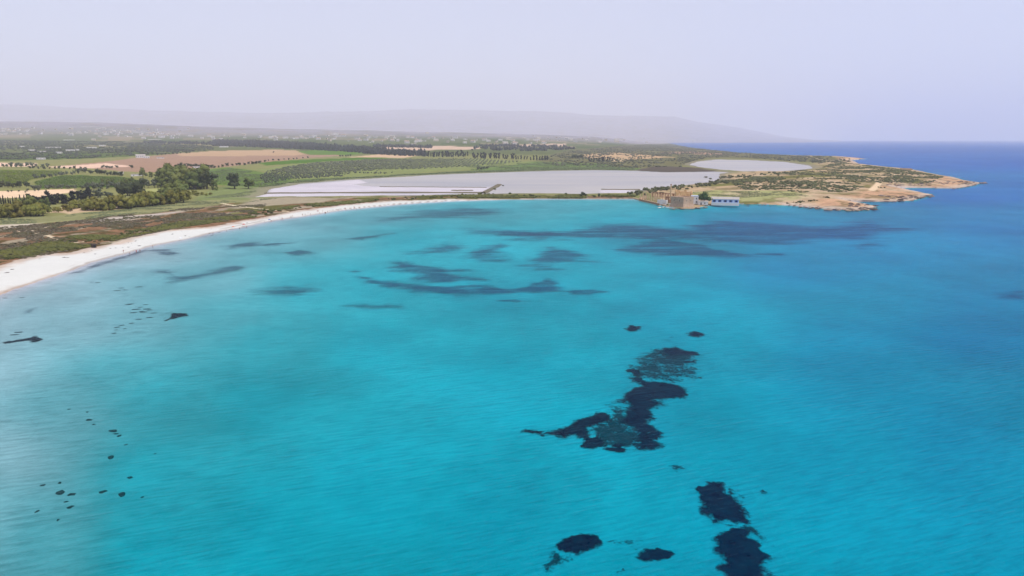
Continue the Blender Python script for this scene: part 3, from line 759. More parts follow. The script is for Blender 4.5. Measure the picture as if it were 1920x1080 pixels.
ZA = (3.2, 900, 570); ZB = (3.31, 960, 840); ZG = (2.824, 480, 380); ZH = (2.4, 1000, 370); ZJ = (4.0, 0, 380)
DN, MD, TH, FA = M_GRASS_DENSE, M_GRASS_MED, M_GRASS_THIN, M_GRASS_FAINT
MEADOWS = [
 ([(1060, 295), (1090, 265), (1180, 250), (1230, 280), (1290, 290), (1280, 305), (1230, 310), (1180, 335), (1110, 330)], DN, "dark patch at the upper end of the large forked meadow", 1.6, ZA),
 ([(905, 440), (960, 440), (1030, 465), (1120, 470), (1240, 510), (1250, 545), (1200, 560), (1160, 550), (1070, 575), (1085, 605), (1040, 640), (1030, 690), (990, 720), (1060, 780), (1100, 850), (1090, 880), (930, 880), (910, 800), (905, 745), (830, 720), (815, 700), (880, 680), (900, 640), (860, 600), (795, 590), (850, 545), (940, 510), (1010, 500), (920, 470)], DN, "largest dark zigzag seagrass meadow right of the picture centre", 1.5, ZA),
 ([(390, 775), (540, 720), (690, 640), (760, 650), (800, 705), (720, 725), (640, 740), (640, 795), (500, 822), (430, 795)], DN, "left arm of the large forked seagrass meadow", 1.3, ZA),
 ([(228, 762), (270, 743), (385, 765), (372, 788), (240, 775)], DN, "thin dark tail at the left end of the forked meadow", 0.9, ZA),
 ([(605, 858), (630, 808), (700, 803), (745, 830), (720, 855), (650, 864)], DN, "small dark clump under the forked meadow's left arm", 0.9, ZA),
 ([(740, 872), (830, 868), (935, 870), (930, 886), (850, 886)], DN, "dark rim strip along the forked meadow's lower edge", 0.7, ZA),
 ([(785, 850), (830, 828), (870, 848), (830, 862)], DN, "tiny dark clump inside the forked meadow's sparse middle", 0.6, ZA),
 ([(850, 400), (960, 330), (1070, 265), (1290, 330), (1300, 440), (1150, 470), (1030, 465), (910, 445)], TH, "thin see-through seagrass between the forked meadow's upper clumps", 3.4, ZA),
 ([(840, 400), (880, 385), (960, 395), (1000, 430), (940, 445), (890, 415)], DN, "small pointed clump on the forked meadow's left side", 1.0, ZA),
 ([(640, 730), (740, 690), (800, 610), (900, 610), (910, 730), (925, 875), (760, 885), (640, 865)], TH, "sparse green seagrass between the forked meadow's two arms", 3.2, ZA),
 ([(868, 150), (900, 133), (962, 138), (958, 168), (890, 166)], DN, "small lone dark patch above the large forked meadow", 1.6, ZA),
 ([(1085, 208), (1150, 188), (1195, 208), (1150, 228), (1100, 228)], MD, "soft small patch at the forked meadow's upper tip", 2.0, ZA),
 ([(1205, 168), (1260, 160), (1320, 180), (1300, 202), (1240, 192)], DN, "small dark patch at the upper right tip of the forked meadow", 1.6, ZA),
 ([(1215, 350), (1245, 338), (1275, 350), (1245, 366)], DN, "dot of seagrass right of the forked meadow's sparse top", 1.0, ZA),
 ([(1198, 205), (1320, 218), (1322, 285), (1370, 295), (1442, 338), (1478, 415), (1452, 458), (1260, 458), (1200, 392), (1183, 310), (1190, 250)], DN, "dark oval meadow near the bottom right, upper one of two", 0.9, ZB),
 ([(1278, 570), (1340, 530), (1360, 500), (1450, 515), (1440, 555), (1540, 590), (1545, 630), (1602, 680), (1560, 730), (1600, 794), (1640, 870), (1350, 870), (1350, 770), (1280, 745), (1340, 720), (1340, 670), (1285, 620)], DN, "dark meadow cut by the bottom edge of the picture", 0.9, ZB),
 ([(1290, 465), (1460, 470), (1540, 500), (1630, 600), (1540, 610), (1450, 540), (1370, 515)], TH, "thin seagrass joining the two dark meadows at bottom right", 1.3, ZB),
 ([(1310, 225), (1360, 250), (1400, 310), (1350, 300)], TH, "thin fringe right of the upper bottom-right meadow", 1.6, ZB),
 ([(1135, 255), (1155, 238), (1185, 250), (1180, 272), (1145, 272)], DN, "dark dot touching the upper bottom-right meadow", 0.6, ZB),
 ([(255, 600), (340, 550), (430, 538), (540, 552), (552, 590), (480, 615), (400, 648), (320, 642), (262, 618)], DN, "black oval patch at the bottom centre of the picture", 0.7, ZB),
 ([(240, 610), (300, 650), (380, 700), (280, 740), (220, 760), (185, 725), (230, 690)], TH, "thin green tail hanging below the bottom-centre oval", 1.0, ZB),
 ([(762, 682), (800, 650), (900, 633), (982, 658), (972, 688), (880, 702), (820, 714)], DN, "small black lens-shaped patch between the bottom meadows", 0.7, ZB),
 ([(940, 108), (1010, 93), (1065, 130), (1020, 152), (985, 130)], TH, "small faint patch just below the forked meadow", 1.2, ZB),
 ([(655, 772), (690, 755), (715, 770), (685, 782)], TH, "tiny faint patch near the picture's bottom edge", 0.7, ZB),
 ([(1530, 280), (1555, 265), (1580, 280), (1555, 292)], TH, "tiny faint patch right of the bottom-right meadows", 0.7, ZB),
 ([(560, 590), (640, 565), (720, 570), (820, 580), (700, 600)], TH, "barely visible thin weed right of the bottom-centre oval", 1.8, ZB),
 ([(535, 388), (590, 395), (640, 408), (800, 428), (1000, 438), (1150, 433), (1350, 452), (1480, 420), (1540, 398), (1630, 430), (1600, 472), (1450, 482), (1250, 497), (1100, 497), (850, 472), (640, 447), (570, 425)], MD, "long crescent-shaped seagrass meadow across the middle of the bay", 4.0, ZG),
 ([(695, 312), (760, 303), (900, 328), (1080, 353), (1225, 370), (1050, 377), (1225, 410), (1000, 417), (860, 410), (780, 377), (685, 347)], MD, "streaky meadow just above the long crescent", 6.0, ZG),
 ([(1655, 470), (1780, 458), (1880, 475), (1780, 487), (1670, 487)], MD, "short dark streak right of the crescent meadow's end", 2.2, ZG),
 ([(1255, 520), (1380, 514), (1512, 522), (1380, 529)], MD, "thin straight dark streak below the crescent meadow", 1.5, ZG),
 ([(1030, 292), (1150, 245), (1300, 213), (1370, 235), (1290, 272), (1260, 312), (1200, 317), (1080, 302)], MD, "wedge-shaped meadow above the crescent's middle", 8.0, ZG),
 ([(1440, 300), (1560, 238), (1700, 263), (1810, 305), (1700, 327), (1560, 332), (1600, 355), (1480, 362), (1375, 340)], MD, "broad blotchy meadow above the crescent's right end", 8.0, ZG),
 ([(850, 272), (900, 235), (1000, 213), (1160, 230), (1050, 267), (900, 277)], MD, "soft meadow left of the wedge-shaped one", 9.0, ZG),
 ([(690, 92), (900, 50), (1100, 33), (1360, 40), (1220, 67), (900, 82)], FA, "long faint streak below the middle of the beach", 14.0, ZG),
 ([(940, 175), (1150, 142), (1400, 152), (1600, 165), (1500, 185), (1150, 178)], MD, "faint streak reaching left from the far broad meadow", 12.0, ZG),
 ([(455, 192), (600, 178), (725, 163), (560, 197)], FA, "thin slanting streak off the left part of the beach", 3.0, ZG),
 ([(135, 266), (230, 253), (315, 265), (220, 280)], FA, "small lens of seagrass in the shallows at left", 3.0, ZG),
 ([(0, 226), (100, 214), (185, 214), (60, 234)], FA, "thin dark streak near the beach at left", 3.0, ZG),
 ([(60, 488), (180, 452), (330, 463), (220, 494)], FA, "soft teal smudge left of the crescent meadow", 7.0, ZG),
 ([(470, 545), (640, 546), (750, 552), (560, 558)], FA, "faint thin streak below the crescent's left end", 3.5, ZG),
 ([(500, 365), (530, 358), (550, 366), (530, 374)], MD, "dot of seagrass above the crescent's left tip", 2.0, ZG),
 ([(-60, 165), (200, 133), (430, 123), (700, 143), (850, 112), (1100, 117), (1280, 132), (1500, 107), (1700, 150), (1600, 182), (1400, 197), (1280, 192), (1240, 242), (1150, 237), (950, 212), (700, 192), (500, 197), (200, 192), (0, 192)], MD, "widest far meadow lying off the stone tower", 16.0, ZH),
 ([(370, 236), (560, 188), (800, 203), (900, 245), (950, 267), (700, 262), (480, 257)], MD, "streaked meadow below the widest far meadow", 9.0, ZH),
 ([(975, 250), (1130, 253), (1140, 263), (1000, 260)], MD, "short streak below the right part of the far meadow", 4.0, ZH),
 ([(1420, 217), (1500, 205), (1550, 207), (1500, 237), (1440, 235)], FA, "small far patch below the widest meadow's right end", 7.0, ZH),
 ([(2085, 435), (2180, 420), (2240, 440), (2200, 458), (2110, 452)], FA, "soft purple patch at the right edge of the picture", 4.0, ZH),
 ([(1110, 515), (1250, 508), (1350, 553), (1500, 538), (1650, 508), (1760, 478), (1835, 483), (1800, 507), (1650, 532), (1400, 587), (1255, 602), (1290, 575), (1250, 537)], FA, "long hooked streak in the pale shallows at left", 3.2, ZJ),
 ([(540, 530), (700, 468), (900, 407), (1090, 347), (1095, 367), (960, 407), (800, 462), (620, 517)], FA, "narrow dark streak along the waterline at left", 1.8, ZJ),
 ([(1090, 358), (1250, 347), (1345, 380), (1260, 397), (1180, 377)], FA, "soft patch close to the waterline, left", 2.4, ZJ),
 ([(1680, 333), (1800, 308), (1930, 297), (1930, 327), (1720, 347)], FA, "second soft streak close to the waterline, left", 3.4, ZJ),
 ([(1245, 884), (1290, 850), (1300, 830), (1390, 832), (1408, 850), (1330, 868)], DN, "small dark comma-shaped patch in the left shallows", 0.9, ZJ),
 ([(200, 1020), (260, 1003), (335, 1025), (270, 1042), (210, 1035), (40, 1056), (20, 1048)], DN, "small dark patch with a long tail at the left edge", 0.9, ZJ),
 ([(180, 832), (210, 803), (265, 788), (230, 828)], FA, "small grey smear near the left edge of the shallows", 1.4, ZJ),
 ([(1180, 850), (1220, 838), (1290, 815), (1280, 826), (1225, 860)], TH, "thin smear joining the comma-shaped patch", 1.2, ZJ),
]
for pts, mat, lab, soft, z in MEADOWS:
    meadow(pts, mat, lab if "seagrass" in lab or "meadow" in lab else lab + " of seagrass" if len(lab.split()) < 14 else lab, soft, 0.35, z)

# small weedy stones scattered on the pale sand of the left shallows
M_STONE = simple_mat("weedy_stone", (0.035, 0.05, 0.055), 0.2, 1.2, c2=(0.02, 0.03, 0.03))
def stone_mesh(seed, r=1.0, flat=0.45, n=9):
    rs = np.random.default_rng(seed)
    mb_ = MB()
    prof = [(0.75, -0.25), (1.0, 0.0), (0.85, 0.5), (0.45, 0.85)]
    mb_.ring([(r * a, r * flat * b) for a, b in prof], n)
    off = rs.uniform(0.72, 1.28, n)
    ang = rs.uniform(0.8, 1.2, len(mb_.v))
    mb_.v = [(v[0] * off[i % n] * ang[i], v[1] * off[i % n] * ang[i], v[2] * (0.8 + 0.4 * ang[i] - 0.2)) for i, v in enumerate(mb_.v)]
    return mb_.mesh("stone", [])
def variants(fn, k, mat):
    out = []
    for i in range(k):
        m = fn(i)
        if not m.materials: m.materials.append(mat)
        out.append(m)
    return out
WSTONES = variants(lambda i: stone_mesh(100 + i), 5, M_STONE)
def stone_at(px, py, r, label, group, stretch=1.4, rz=None):
    x, y = on_plane(px, py)
    sh = shore_d(np.array([x]), np.array([y])); d = float(depth_at(np.array([x]), np.array([y]), sh)[0])
    o = link("weedy_stone", random.choice(WSTONES))
    d = float(app_depth(d)); x, y = on_plane(px, py, -d)
    o.location = (x, y, -d + 0.01); o.scale = (r * stretch, r, min(r * 0.5, d * 1.2)); o.rotation_euler = (0, 0, random.uniform(0, 6.3) if rz is None else rz)
    tag(o, label, "stone", group)
for (zx, zy) in [(960, 765), (980, 760), (1050, 785), (1090, 765), (1060, 815), (1120, 805), (1000, 825), (1150, 828), (1120, 862), (1040, 875), (1100, 798), (1020, 800), (1075, 820)]:
    stone_at(zx / 4 + 0, zy / 4 + 380, random.uniform(0.45, 0.85), "small dark weedy stone left of the comma-shaped seagrass patch", "stones beside the comma-shaped patch", 1.8, 0.2)
for (zx, zy) in [(880, 935), (870, 955), (935, 945), (915, 920), (855, 980), (985, 905)]:
    stone_at(zx / 4, zy / 4 + 380, random.uniform(0.35, 0.6), "small dark weedy stone in a cluster below the comma patch", "stone cluster below the comma patch", 1.5)
for (zx, zy) in [(870, 660), (885, 660), (940, 655), (910, 640), (1040, 632), (690, 596), (735, 600), (140, 972), (110, 990), (40, 716), (165, 712)]:
    stone_at(zx / 4, zy / 4 + 380, random.uniform(0.45, 0.75), "lone dark stone in the palest shallows near the beach", "stones in the pale shallows", 2.0, 0.1)
for k, (zx, zy, r) in enumerate([(815, 30, .62), (835, 52, .4), (860, 66, .4), (800, 220, .62), (935, 367, .42), (738, 470, .52), (880, 487, .62), (438, 473, .62), (515, 488, .5), (475, 540, .26), (505, 580, .42), (268, 610, .34), (430, 405, .34), (308, 422, .34), (418, 672, .26), (905, 130, .28), (1115, 195, .2), (1025, 508, .24), (640, -48, .5), (497, -125, .3), (628, -105, .3), (675, -15, .3)]):
    stone_at(zx / 3.84, zy / 3.84 + 800, r, "dark stone scattered over the sand at the lower left", "stones at the lower left", 1.4)

# ------------------------------------------------------------------ vegetation
def leaf_mat(name, c, c2, objvar=0.35):
    return simple_mat(name, c, 0.22, 0.9, 0.85, objvar=objvar, c2=c2)
M_BARK = simple_mat("bark", (0.10, 0.075, 0.055), 0.2, 3.0)
M_OLIVE = leaf_mat("olive_leaves", (0.115, 0.125, 0.075), (0.075, 0.085, 0.048))
M_TAMARISK = leaf_mat("tamarisk_leaves", (0.20, 0.18, 0.032), (0.125, 0.125, 0.026))
M_BROAD = leaf_mat("broad_leaves", (0.14, 0.155, 0.036), (0.085, 0.10, 0.026))
M_DARKLEAF = leaf_mat("dark_leaves", (0.065, 0.072, 0.026), (0.04, 0.046, 0.02))
M_CYPRESS = leaf_mat("cypress_needles", (0.030, 0.030, 0.022), (0.02, 0.02, 0.016), 0.25)
M_PINE = leaf_mat("pine_needles", (0.055, 0.085, 0.022), (0.03, 0.05, 0.016), 0.2)
M_SCRUB = leaf_mat("scrub_leaves", (0.125, 0.125, 0.048), (0.085, 0.088, 0.034), 0.5)
M_DUNE = leaf_mat("dune_bush_leaves", (0.10, 0.105, 0.020), (0.055, 0.062, 0.016), 0.5)
M_RUSSET = leaf_mat("dry_scrub", (0.13, 0.085, 0.050), (0.085, 0.06, 0.035), 0.4)

def crown_arrays(rs, lobes, nq, q):
    """leaf clumps (quads) over a set of ellipsoid lobes, with a rough light-blocking core inside each"""
    vs_ = []; qs = []; ts = []
    tot = sum(l[3] * l[4] for l in lobes)
    for (cx, cyy, cz, rx, rz) in lobes:
        k = max(6, int(nq * rx * rz / tot))
        for _ in range(k):
            d = rs.normal(size=3); d /= np.linalg.norm(d)
            if d[2] < -0.55: d[2] *= -0.6
            rr = rs.uniform(0.72, 1.08)
            c = np.array([cx, cyy, cz]) + d * np.array([rx, rx, rz]) * rr
            nrm = d + rs.normal(size=3) * 0.55; nrm /= np.linalg.norm(nrm)
            a = np.cross(nrm, rs.normal(size=3)); a /= np.linalg.norm(a) + 1e-9
            b = np.cross(nrm, a)
            s1 = q * rs.uniform(0.6, 1.3); s2 = q * rs.uniform(0.5, 1.1)
            i0 = len(vs_)
            vs_ += [c + a * s1, c + b * s2 + nrm * q * 0.25, c - a * s1 * 0.9, c - b * s2]
            qs.append((i0, i0 + 1, i0 + 2, i0 + 3))
        # core, added unseen to keep light from passing through the crown
        i0 = len(vs_); n = 6
        for (f, zz) in ((0.45, -0.6), (0.78, -0.15), (0.74, 0.35), (0.4, 0.72)):
            for j in range(n):
                an = 2 * math.pi * j / n + rs.uniform(-0.3, 0.3)
                g = f * rs.uniform(0.8, 1.1)
                vs_.append(np.array([cx + rx * g * math.cos(an), cyy + rx * g * math.sin(an), cz + rz * zz]))
        for r_ in range(3):
            for j in range(n):
                qs.append((i0 + r_ * n + j, i0 + r_ * n + (j + 1) % n, i0 + (r_ + 1) * n + (j + 1) % n, i0 + (r_ + 1) * n + j))
        top = len(vs_); vs_.append(np.array([cx, cyy, cz + rz * 0.85]))
        for j in range(n): ts.append((i0 + 3 * n + j, i0 + 3 * n + (j + 1) % n, top))
    return np.array(vs_), np.array(qs), np.array(ts)

def crown_mesh(name, seed, kind, nq=260):
    """unit tree: total height 1, base at 0"""
    rs = np.random.default_rng(seed)
    L = []
    if kind == 'round':
        L.append((0, 0, 0.50, 0.30, 0.36))
        for _ in range(9):
            a = rs.uniform(0, 6.28); r = rs.uniform(0.16, 0.34)
            L.append((r * math.cos(a), r * math.sin(a), rs.uniform(0.20, 0.82), rs.uniform(0.13, 0.22), rs.uniform(0.12, 0.19)))
        q = 0.05
    elif kind == 'wide':
        for _ in range(9):
            a = rs.uniform(0, 6.28); r = rs.uniform(0.05, 0.50)
            L.append((r * math.cos(a), r * math.sin(a), rs.uniform(0.22, 0.72) - r * 0.2, rs.uniform(0.17, 0.28), rs.uniform(0.16, 0.28)))
        q = 0.06
    elif kind == 'tall':
        for k in range(8):
            a = rs.uniform(0, 6.28); r = rs.uniform(0.0, 0.16)
            L.append((r * math.cos(a), r * math.sin(a), 0.14 + 0.105 * k, rs.uniform(0.11, 0.19), rs.uniform(0.11, 0.16)))
        q = 0.05
    elif kind == 'column':
        for k in range(7):
            w = 0.11 * (1 - (k / 7.0) ** 2.2) + 0.025
            L.append((rs.uniform(-.012, .012), rs.uniform(-.012, .012), 0.12 + 0.125 * k, w, 0.12))
        q = 0.032
    elif kind == 'umbrella':
        L.append((0, 0, 0.62, 0.36, 0.32))
        for k in range(8):
            a = k * 0.785 + rs.uniform(-.3, .3)
            L.append((0.36 * math.cos(a), 0.36 * math.sin(a), rs.uniform(0.36, 0.74), rs.uniform(0.17, 0.26), rs.uniform(0.13, 0.2)))
        q = 0.05
    elif kind == 'bush':
        for _ in range(6):
            a = rs.uniform(0, 6.28); r = rs.uniform(0.0, 0.55)
            L.append((r * math.cos(a), r * math.sin(a), rs.uniform(0.25, 0.5), rs.uniform(0.28, 0.45), rs.uniform(0.26, 0.45)))
        q = 0.12
    v, qd, tr = crown_arrays(rs, L, nq, q)
    v[:, 2] = np.maximum(v[:, 2], 0.02)
    return np_mesh(name, v, qd, tr)

def trunk_mesh(seed, r=0.035, h=0.55):
    rs = np.random.default_rng(seed)
    m = MB()
    m.ring([(r * 1.5, -0.03), (r, 0.08), (r * 0.8, h * 0.6), (r * 0.5, h)], 7)
    for k in range(4):                     # limbs
        a = k * 1.57 + rs.uniform(-.5, .5); z0 = h * rs.uniform(0.45, 0.7)
        d = Vector((math.cos(a) * 0.25, math.sin(a) * 0.25, 0.22)); p0 = Vector((0, 0, z0)); p1 = p0 + d
        sd_ = Vector((-math.sin(a), math.cos(a), 0)); up = d.cross(sd_).normalized()
        w0, w1 = r * 0.5, r * 0.18
        pts = [p0 + sd_ * w0, p0 + up * w0, p0 - sd_ * w0, p0 - up * w0, p1 + sd_ * w1, p1 + up * w1, p1 - sd_ * w1, p1 - up * w1]
        m.poly(pts, [(0, 1, 5, 4), (1, 2, 6, 5), (2, 3, 7, 6), (3, 0, 4, 7), (4, 5, 6, 7)])
    me_ = m.mesh("trunk", [M_BARK])
    return me_

TRUNKS = [trunk_mesh(i) for i in range(3)]
def kindset(kind, mat, n, seed, nq=260):
    out = []
    for i in range(n):
        m_ = crown_mesh("crown", seed + i, kind, nq); m_.materials.append(mat); out.append(m_)
    return out
CR = {
 'tamarisk': kindset('wide', M_TAMARISK, 4, 10), 'broad': kindset('round', M_BROAD, 4, 20), 'dark': kindset('round', M_DARKLEAF, 3, 30),
 'olive': kindset('round', M_OLIVE, 3, 40, 150), 'cypress': kindset('column', M_CYPRESS, 3, 50, 150), 'darktall': kindset('tall', M_CYPRESS, 3, 60, 200),
 'poplar': kindset('tall', M_BROAD, 2, 70, 200), 'pine': kindset('umbrella', M_PINE, 1, 80, 500),
}
NAMES = {'tamarisk': 'tamarisk_tree', 'broad': 'broadleaf_tree', 'dark': 'broadleaf_tree', 'olive': 'olive_tree', 'cypress': 'cypress_tree', 'darktall': 'cypress_tree', 'poplar': 'poplar_tree', 'pine': 'pine_tree'}
SCRUB = kindset('bush', M_SCRUB, 5, 90, 70)
DUNE = kindset('bush', M_DUNE, 4, 100, 80)

def px_size(npx, x, y):
    """metres that span npx pixels of the photograph at that place"""
    return npx * math.hypot(y * math.cos(PITCH) + CAM_H * math.sin(PITCH), 0) / F

def tree(px, py, hpx, kind, label, group=None, widen=1.0, cat="tree"):
    x, y = at(px, py)
    h = px_size(hpx, x, y)
    e = empty(NAMES[kind], (x, y, gz(x, y) - 0.05), random.uniform(0, 6.28), h)
    e.scale = (h * widen, h * widen, h)
    tag(e, label, cat, group)
    link("trunk", random.choice(TRUNKS), None, e)
    link("crown", random.choice(CR[kind]), None, e)
    return e

ORD = ["first", "second", "third", "fourth", "fifth", "sixth", "seventh", "eighth", "ninth", "tenth", "eleventh", "twelfth", "thirteenth", "fourteenth", "fifteenth", "sixteenth", "seventeenth", "eighteenth", "nineteenth", "twentieth", "twenty-first", "twenty-second"]
def row(p0, p1, n, hpx, kind, label, group, jit=(3, 1.0), widen=1.0, hv=0.25):
    fs = [(k + 0.5) / n for k in range(n)]
    pos = sorted((p0[0] + (p1[0] - p0[0]) * f + random.uniform(-jit[0], jit[0]), p0[1] + (p1[1] - p0[1]) * f + random.uniform(-jit[1], jit[1])) for f in fs)
    for k, (px, py) in enumerate(pos):
        tree(px, py, hpx * random.uniform(1 - hv, 1 + hv), kind, "%s, %s from left" % (label, ORD[k]), group, widen)

# the grove left of the salt pans, near row first
row((-60, 412), (88, 404), 16, 29, 'tamarisk', "yellow-green tamarisk at the left end of the grove's front row", "tamarisks at the left end of the front row")
row((30, 404), (92, 400), 6, 32, 'broad', "taller olive-green tree behind the left end of the front row", "taller trees behind the left front row")
row((100, 398), (150, 393), 6, 14, 'tamarisk', "low yellowish tamarisk bush in the sandy gap of the front row", "low tamarisks in the sandy gap", (4, 2))
row((132, 390), (160, 389), 3, 19, 'tamarisk', "bright yellow-green tamarisk behind the sandy gap", "bright tamarisks behind the gap")
row((160, 396), (196, 394), 6, 26, 'tamarisk', "rusty-green tamarisk right of the sandy gap", "tamarisks right of the sandy gap")
row((198, 394), (262, 389), 10, 26, 'tamarisk', "brownish tamarisk in the middle of the grove's front row", "tamarisks mid front row")
row((258, 388), (345, 380), 12, 31, 'tamarisk', "tall tamarisk at the right end of the grove's front row", "tamarisks at the right end of the front row")
row((310, 384), (346, 378), 5, 36, 'broad', "tall green tree closing the right end of the front row", "tall trees closing the front row")
row((-40, 385), (58, 383), 22, 15, 'cypress', "slim dark cypress in the screen at the left edge", "cypress screen at the left edge", (1.5, 0.8), 0.9)
row((56, 384), (140, 381), 15, 20, 'darktall', "dark bushy cypress in the thick windbreak behind the tamarisks", "thick dark windbreak", (2.5, 1.5), 1.2)
row((146, 374), (172, 373), 7, 18, 'darktall', "dark bushy cypress in the short windbreak beside the clearing", "short dark windbreak", (1.5, 1), 1.1)
row((178, 371), (214, 370), 4, 16, 'olive', "grey olive tree between the short windbreak and the dark trees", "olives beside the windbreak", (3, 2))
row((222, 369), (262, 365), 7, 29, 'dark', "dark green tree in the middle of the grove", "dark trees mid grove", (4, 2))
row((270, 353), (305, 352), 5, 18, 'olive', "silvery olive tree in front of the tall grove trees", "silvery olives in the grove", (3, 1))
tree(268, 332, 19, 'broad', "pale green tree standing alone behind the grove's left half")
tree(284, 334, 13, 'broad', "small green tree just right of the pale lone one behind the grove")
row((302, 351), (330, 349), 6, 37, 'broad', "tall yellowish-green tree at the grove's centre top", "tall yellowish trees of the grove", (3, 1.5))
row((336, 355), (380, 353), 9, 38, 'broad', "tall olive-green tree right of the grove's centre", "tall olive-green trees of the grove", (4, 2), 1.15)
row((366, 355), (390, 355), 4, 31, 'dark', "dark shady tree on the right flank of the tall grove", "dark trees on the right flank", (2, 1), 1.1)
tree(399, 357, 19, 'poplar', "slim green poplar right of the tall grove, left one of two")
tree(406, 357, 20, 'poplar', "slim green poplar right of the tall grove, right one of two")
tree(440, 354, 33, 'dark', "large single dark tree standing on the green meadow", widen=1.1)
tree(466, 353.5, 22, 'broad', "smaller round green tree beside the large single dark one", widen=1.15)
row((345, 367), (400, 366), 7, 9, 'tamarisk', "low green bush at the foot of the tall grove", "low bushes at the foot of the grove", (4, 1.5))
# hedges and rows among the fields
row((60, 337), (165, 323), 15, 9, 'olive', "grey-green tree in the slanting hedge between the two vineyards", "hedge between the vineyards", (2, 1))
row((165, 326), (232, 330), 10, 9, 'dark', "dark tree in the hedge above the right vineyard", "hedge above the right vineyard", (2, 1))
row((-30, 352), (52, 352), 10, 13, 'dark', "dark tree in the clump left of the vineyard", "clump left of the vineyard", (3, 2), 1.1)
row((58, 356), (142, 355), 11, 9, 'olive', "round olive tree along the bare sandy plot", "olives along the sandy plot", (3, 0.8), 1.1)
row((10, 363), (90, 360), 8, 6, 'olive', "small young olive tree planted on the bare sandy plot", "young olives on the sandy plot", (3, 2))
row((150, 354), (260, 352), 16, 12, 'olive', "grey olive tree below the right vineyard", "olives below the right vineyard", (3, 2.5))
row((190, 345), (270, 348), 12, 11, 'broad', "green tree at the right edge of the vineyard", "trees at the vineyard's right edge", (4, 3))
row((-20, 313), (95, 314), 12, 9, 'olive', "grey tree in the row under the pale strip at left", "row under the pale strip", (3, 1.2))
row((50, 317), (165, 317), 12, 6, 'dark', "small dark tree in the hedge above the vineyards", "hedge above the vineyards", (2, 0.8))
row((188, 316), (222, 315), 5, 6, 'olive', "small bush on the pink field's near edge", "bushes on the pink field's edge", (2, 0.6), 1.3)
tree(247, 316, 8, 'dark', "single round dark tree at the near edge of the pink field", widen=1.2)
row((332, 312), (405, 315), 13, 7, 'dark', "dark tree in the hedge right of the pink field", "hedge right of the pink field", (2, 0.8), 1.2)
row((408, 314), (500, 305), 12, 6, 'dark', "small dark tree in the hedge between pink field and orchard", "hedge between pink field and orchard", (2, 0.8), 1.2)
row((500, 303), (580, 296), 9, 4, 'dark', "tiny dark tree along the far corner of the pink field", "far corner hedge", (2, 0.6), 1.2)
row((290, 292), (360, 287), 9, 4, 'dark', "small dark tree in the hedge behind the pink field", "hedge behind the pink field", (2, 0.6), 1.2)
row((190, 285), (262, 285), 7, 5, 'dark', "small dark tree in the far hedge left of the white farm", "far hedge left of the farm", (3, 0.8), 1.3)
row((635, 295), (660, 293), 5, 5, 'dark', "dark tree in the short row by the tan field", "short row by the tan field", (1, 0.5))
tree(513, 287, 4, 'dark', "tiny lone tree on the tan field's left part")
row((800, 295), (880, 293), 18, 10, 'darktall', "dark tall tree in the windbreak left of the green meadow", "windbreak left of the meadow", (1.5, 1))
row((884, 297), (965, 298), 16, 10, 'darktall', "dark tall tree in the windbreak behind the orchard's right end", "windbreak behind the orchard", (2, 1))
row((965, 299), (1030, 301), 12, 8, 'darktall', "dark tree in the windbreak at the meadow's far edge", "windbreak at the meadow's far edge", (2, 1))
row((1074, 297), (1092, 297), 5, 8, 'dark', "dark round tree in the small clump right of the meadow", "clump right of the meadow", (1.5, 0.6), 1.2)
row((1102, 303), (1150, 303), 10, 8, 'darktall', "dark tree in the row left of the bare tan patch", "row left of the bare patch", (1.2, 0.6))
row((895, 318), (915, 317.5), 4, 6, 'olive', "small green bush on the meadow above the lagoon", "bushes above the lagoon", (2, .5), 1.4)
# around the ruin
PINE_TREE = tree(1320.5, 381, 26, 'pine', "round green pine between the white house and the blue shuttered house", widen=0.95)
row((1085, 368), (1100, 367), 3, 8, 'dark', "small dark tree on the strip between beach and lagoon", "small trees on the beach strip", (3, .6))
tree(1123, 368, 8, 'dark', "single dark bush right of the small trees on the beach strip")

# bushes: shared meshes, every one an object
def bush(x, y, r, h, pool, name, label, group):
    o = link(name, random.choice(pool))
    o.location = (x, y, gz(x, y) - 0.05 * h); o.scale = (r, r * random.uniform(0.7, 1.1), h); o.rotation_euler = (0, 0, random.uniform(0, 6.28))
    tag(o, label, "bush", group)
def bush_line(pts, n, spread, r, pool, label, group, hk=0.75, name="dune_bush"):
    ln = W(pts)
    seg = np.hypot(*(ln[1:] - ln[:-1]).T); cum = np.concatenate([[0], np.cumsum(seg)])
    for _ in range(n):
        s = random.uniform(0, cum[-1]); i = min(int(np.searchsorted(cum, s, 'right')) - 1, len(seg) - 1)
        f = (s - cum[i]) / seg[i]
        p = ln[i] + (ln[i + 1] - ln[i]) * f
        x = p[0] + random.gauss(0, spread); y = p[1] + random.gauss(0, spread)
        rr = r * random.uniform(0.5, 1.4)
        bush(x, y, rr, rr * hk * random.uniform(0.7, 1.2), pool, name, label, group)
bush_line([(-60, 508), (0, 490), (36, 480), (72, 472), (140, 468), (160, 460)], 46, 2.2, 1.7, DUNE, "green dune bush above the beach at the left edge", "dune bushes at the left edge")
bush_line([(100, 452), (150, 452), (205, 450), (230, 442), (250, 436), (310, 426)], 42, 2.6, 1.8, DUNE, "green dune bush beside the dark hut above the beach", "dune bushes beside the hut")
bush_line([(310, 425), (350, 419), (390, 417), (440, 408), (480, 402)], 40, 3.5, 2.0, DUNE, "green dune bush above the beach left of the salt flats", "dune bushes left of the salt flats")
bush_line([(480, 402), (520, 394), (560, 388), (640, 381), (720, 374)], 55, 5.0, 2.2, DUNE, "green dune bush between the white salt strip and the beach", "dune bushes by the salt strip")
bush_line([(720, 374), (840, 369), (960, 367), (1060, 367), (1190, 367)], 60, 7.0, 2.4, DUNE, "green dune bush on the strip between lagoon and beach", "dune bushes on the lagoon strip")
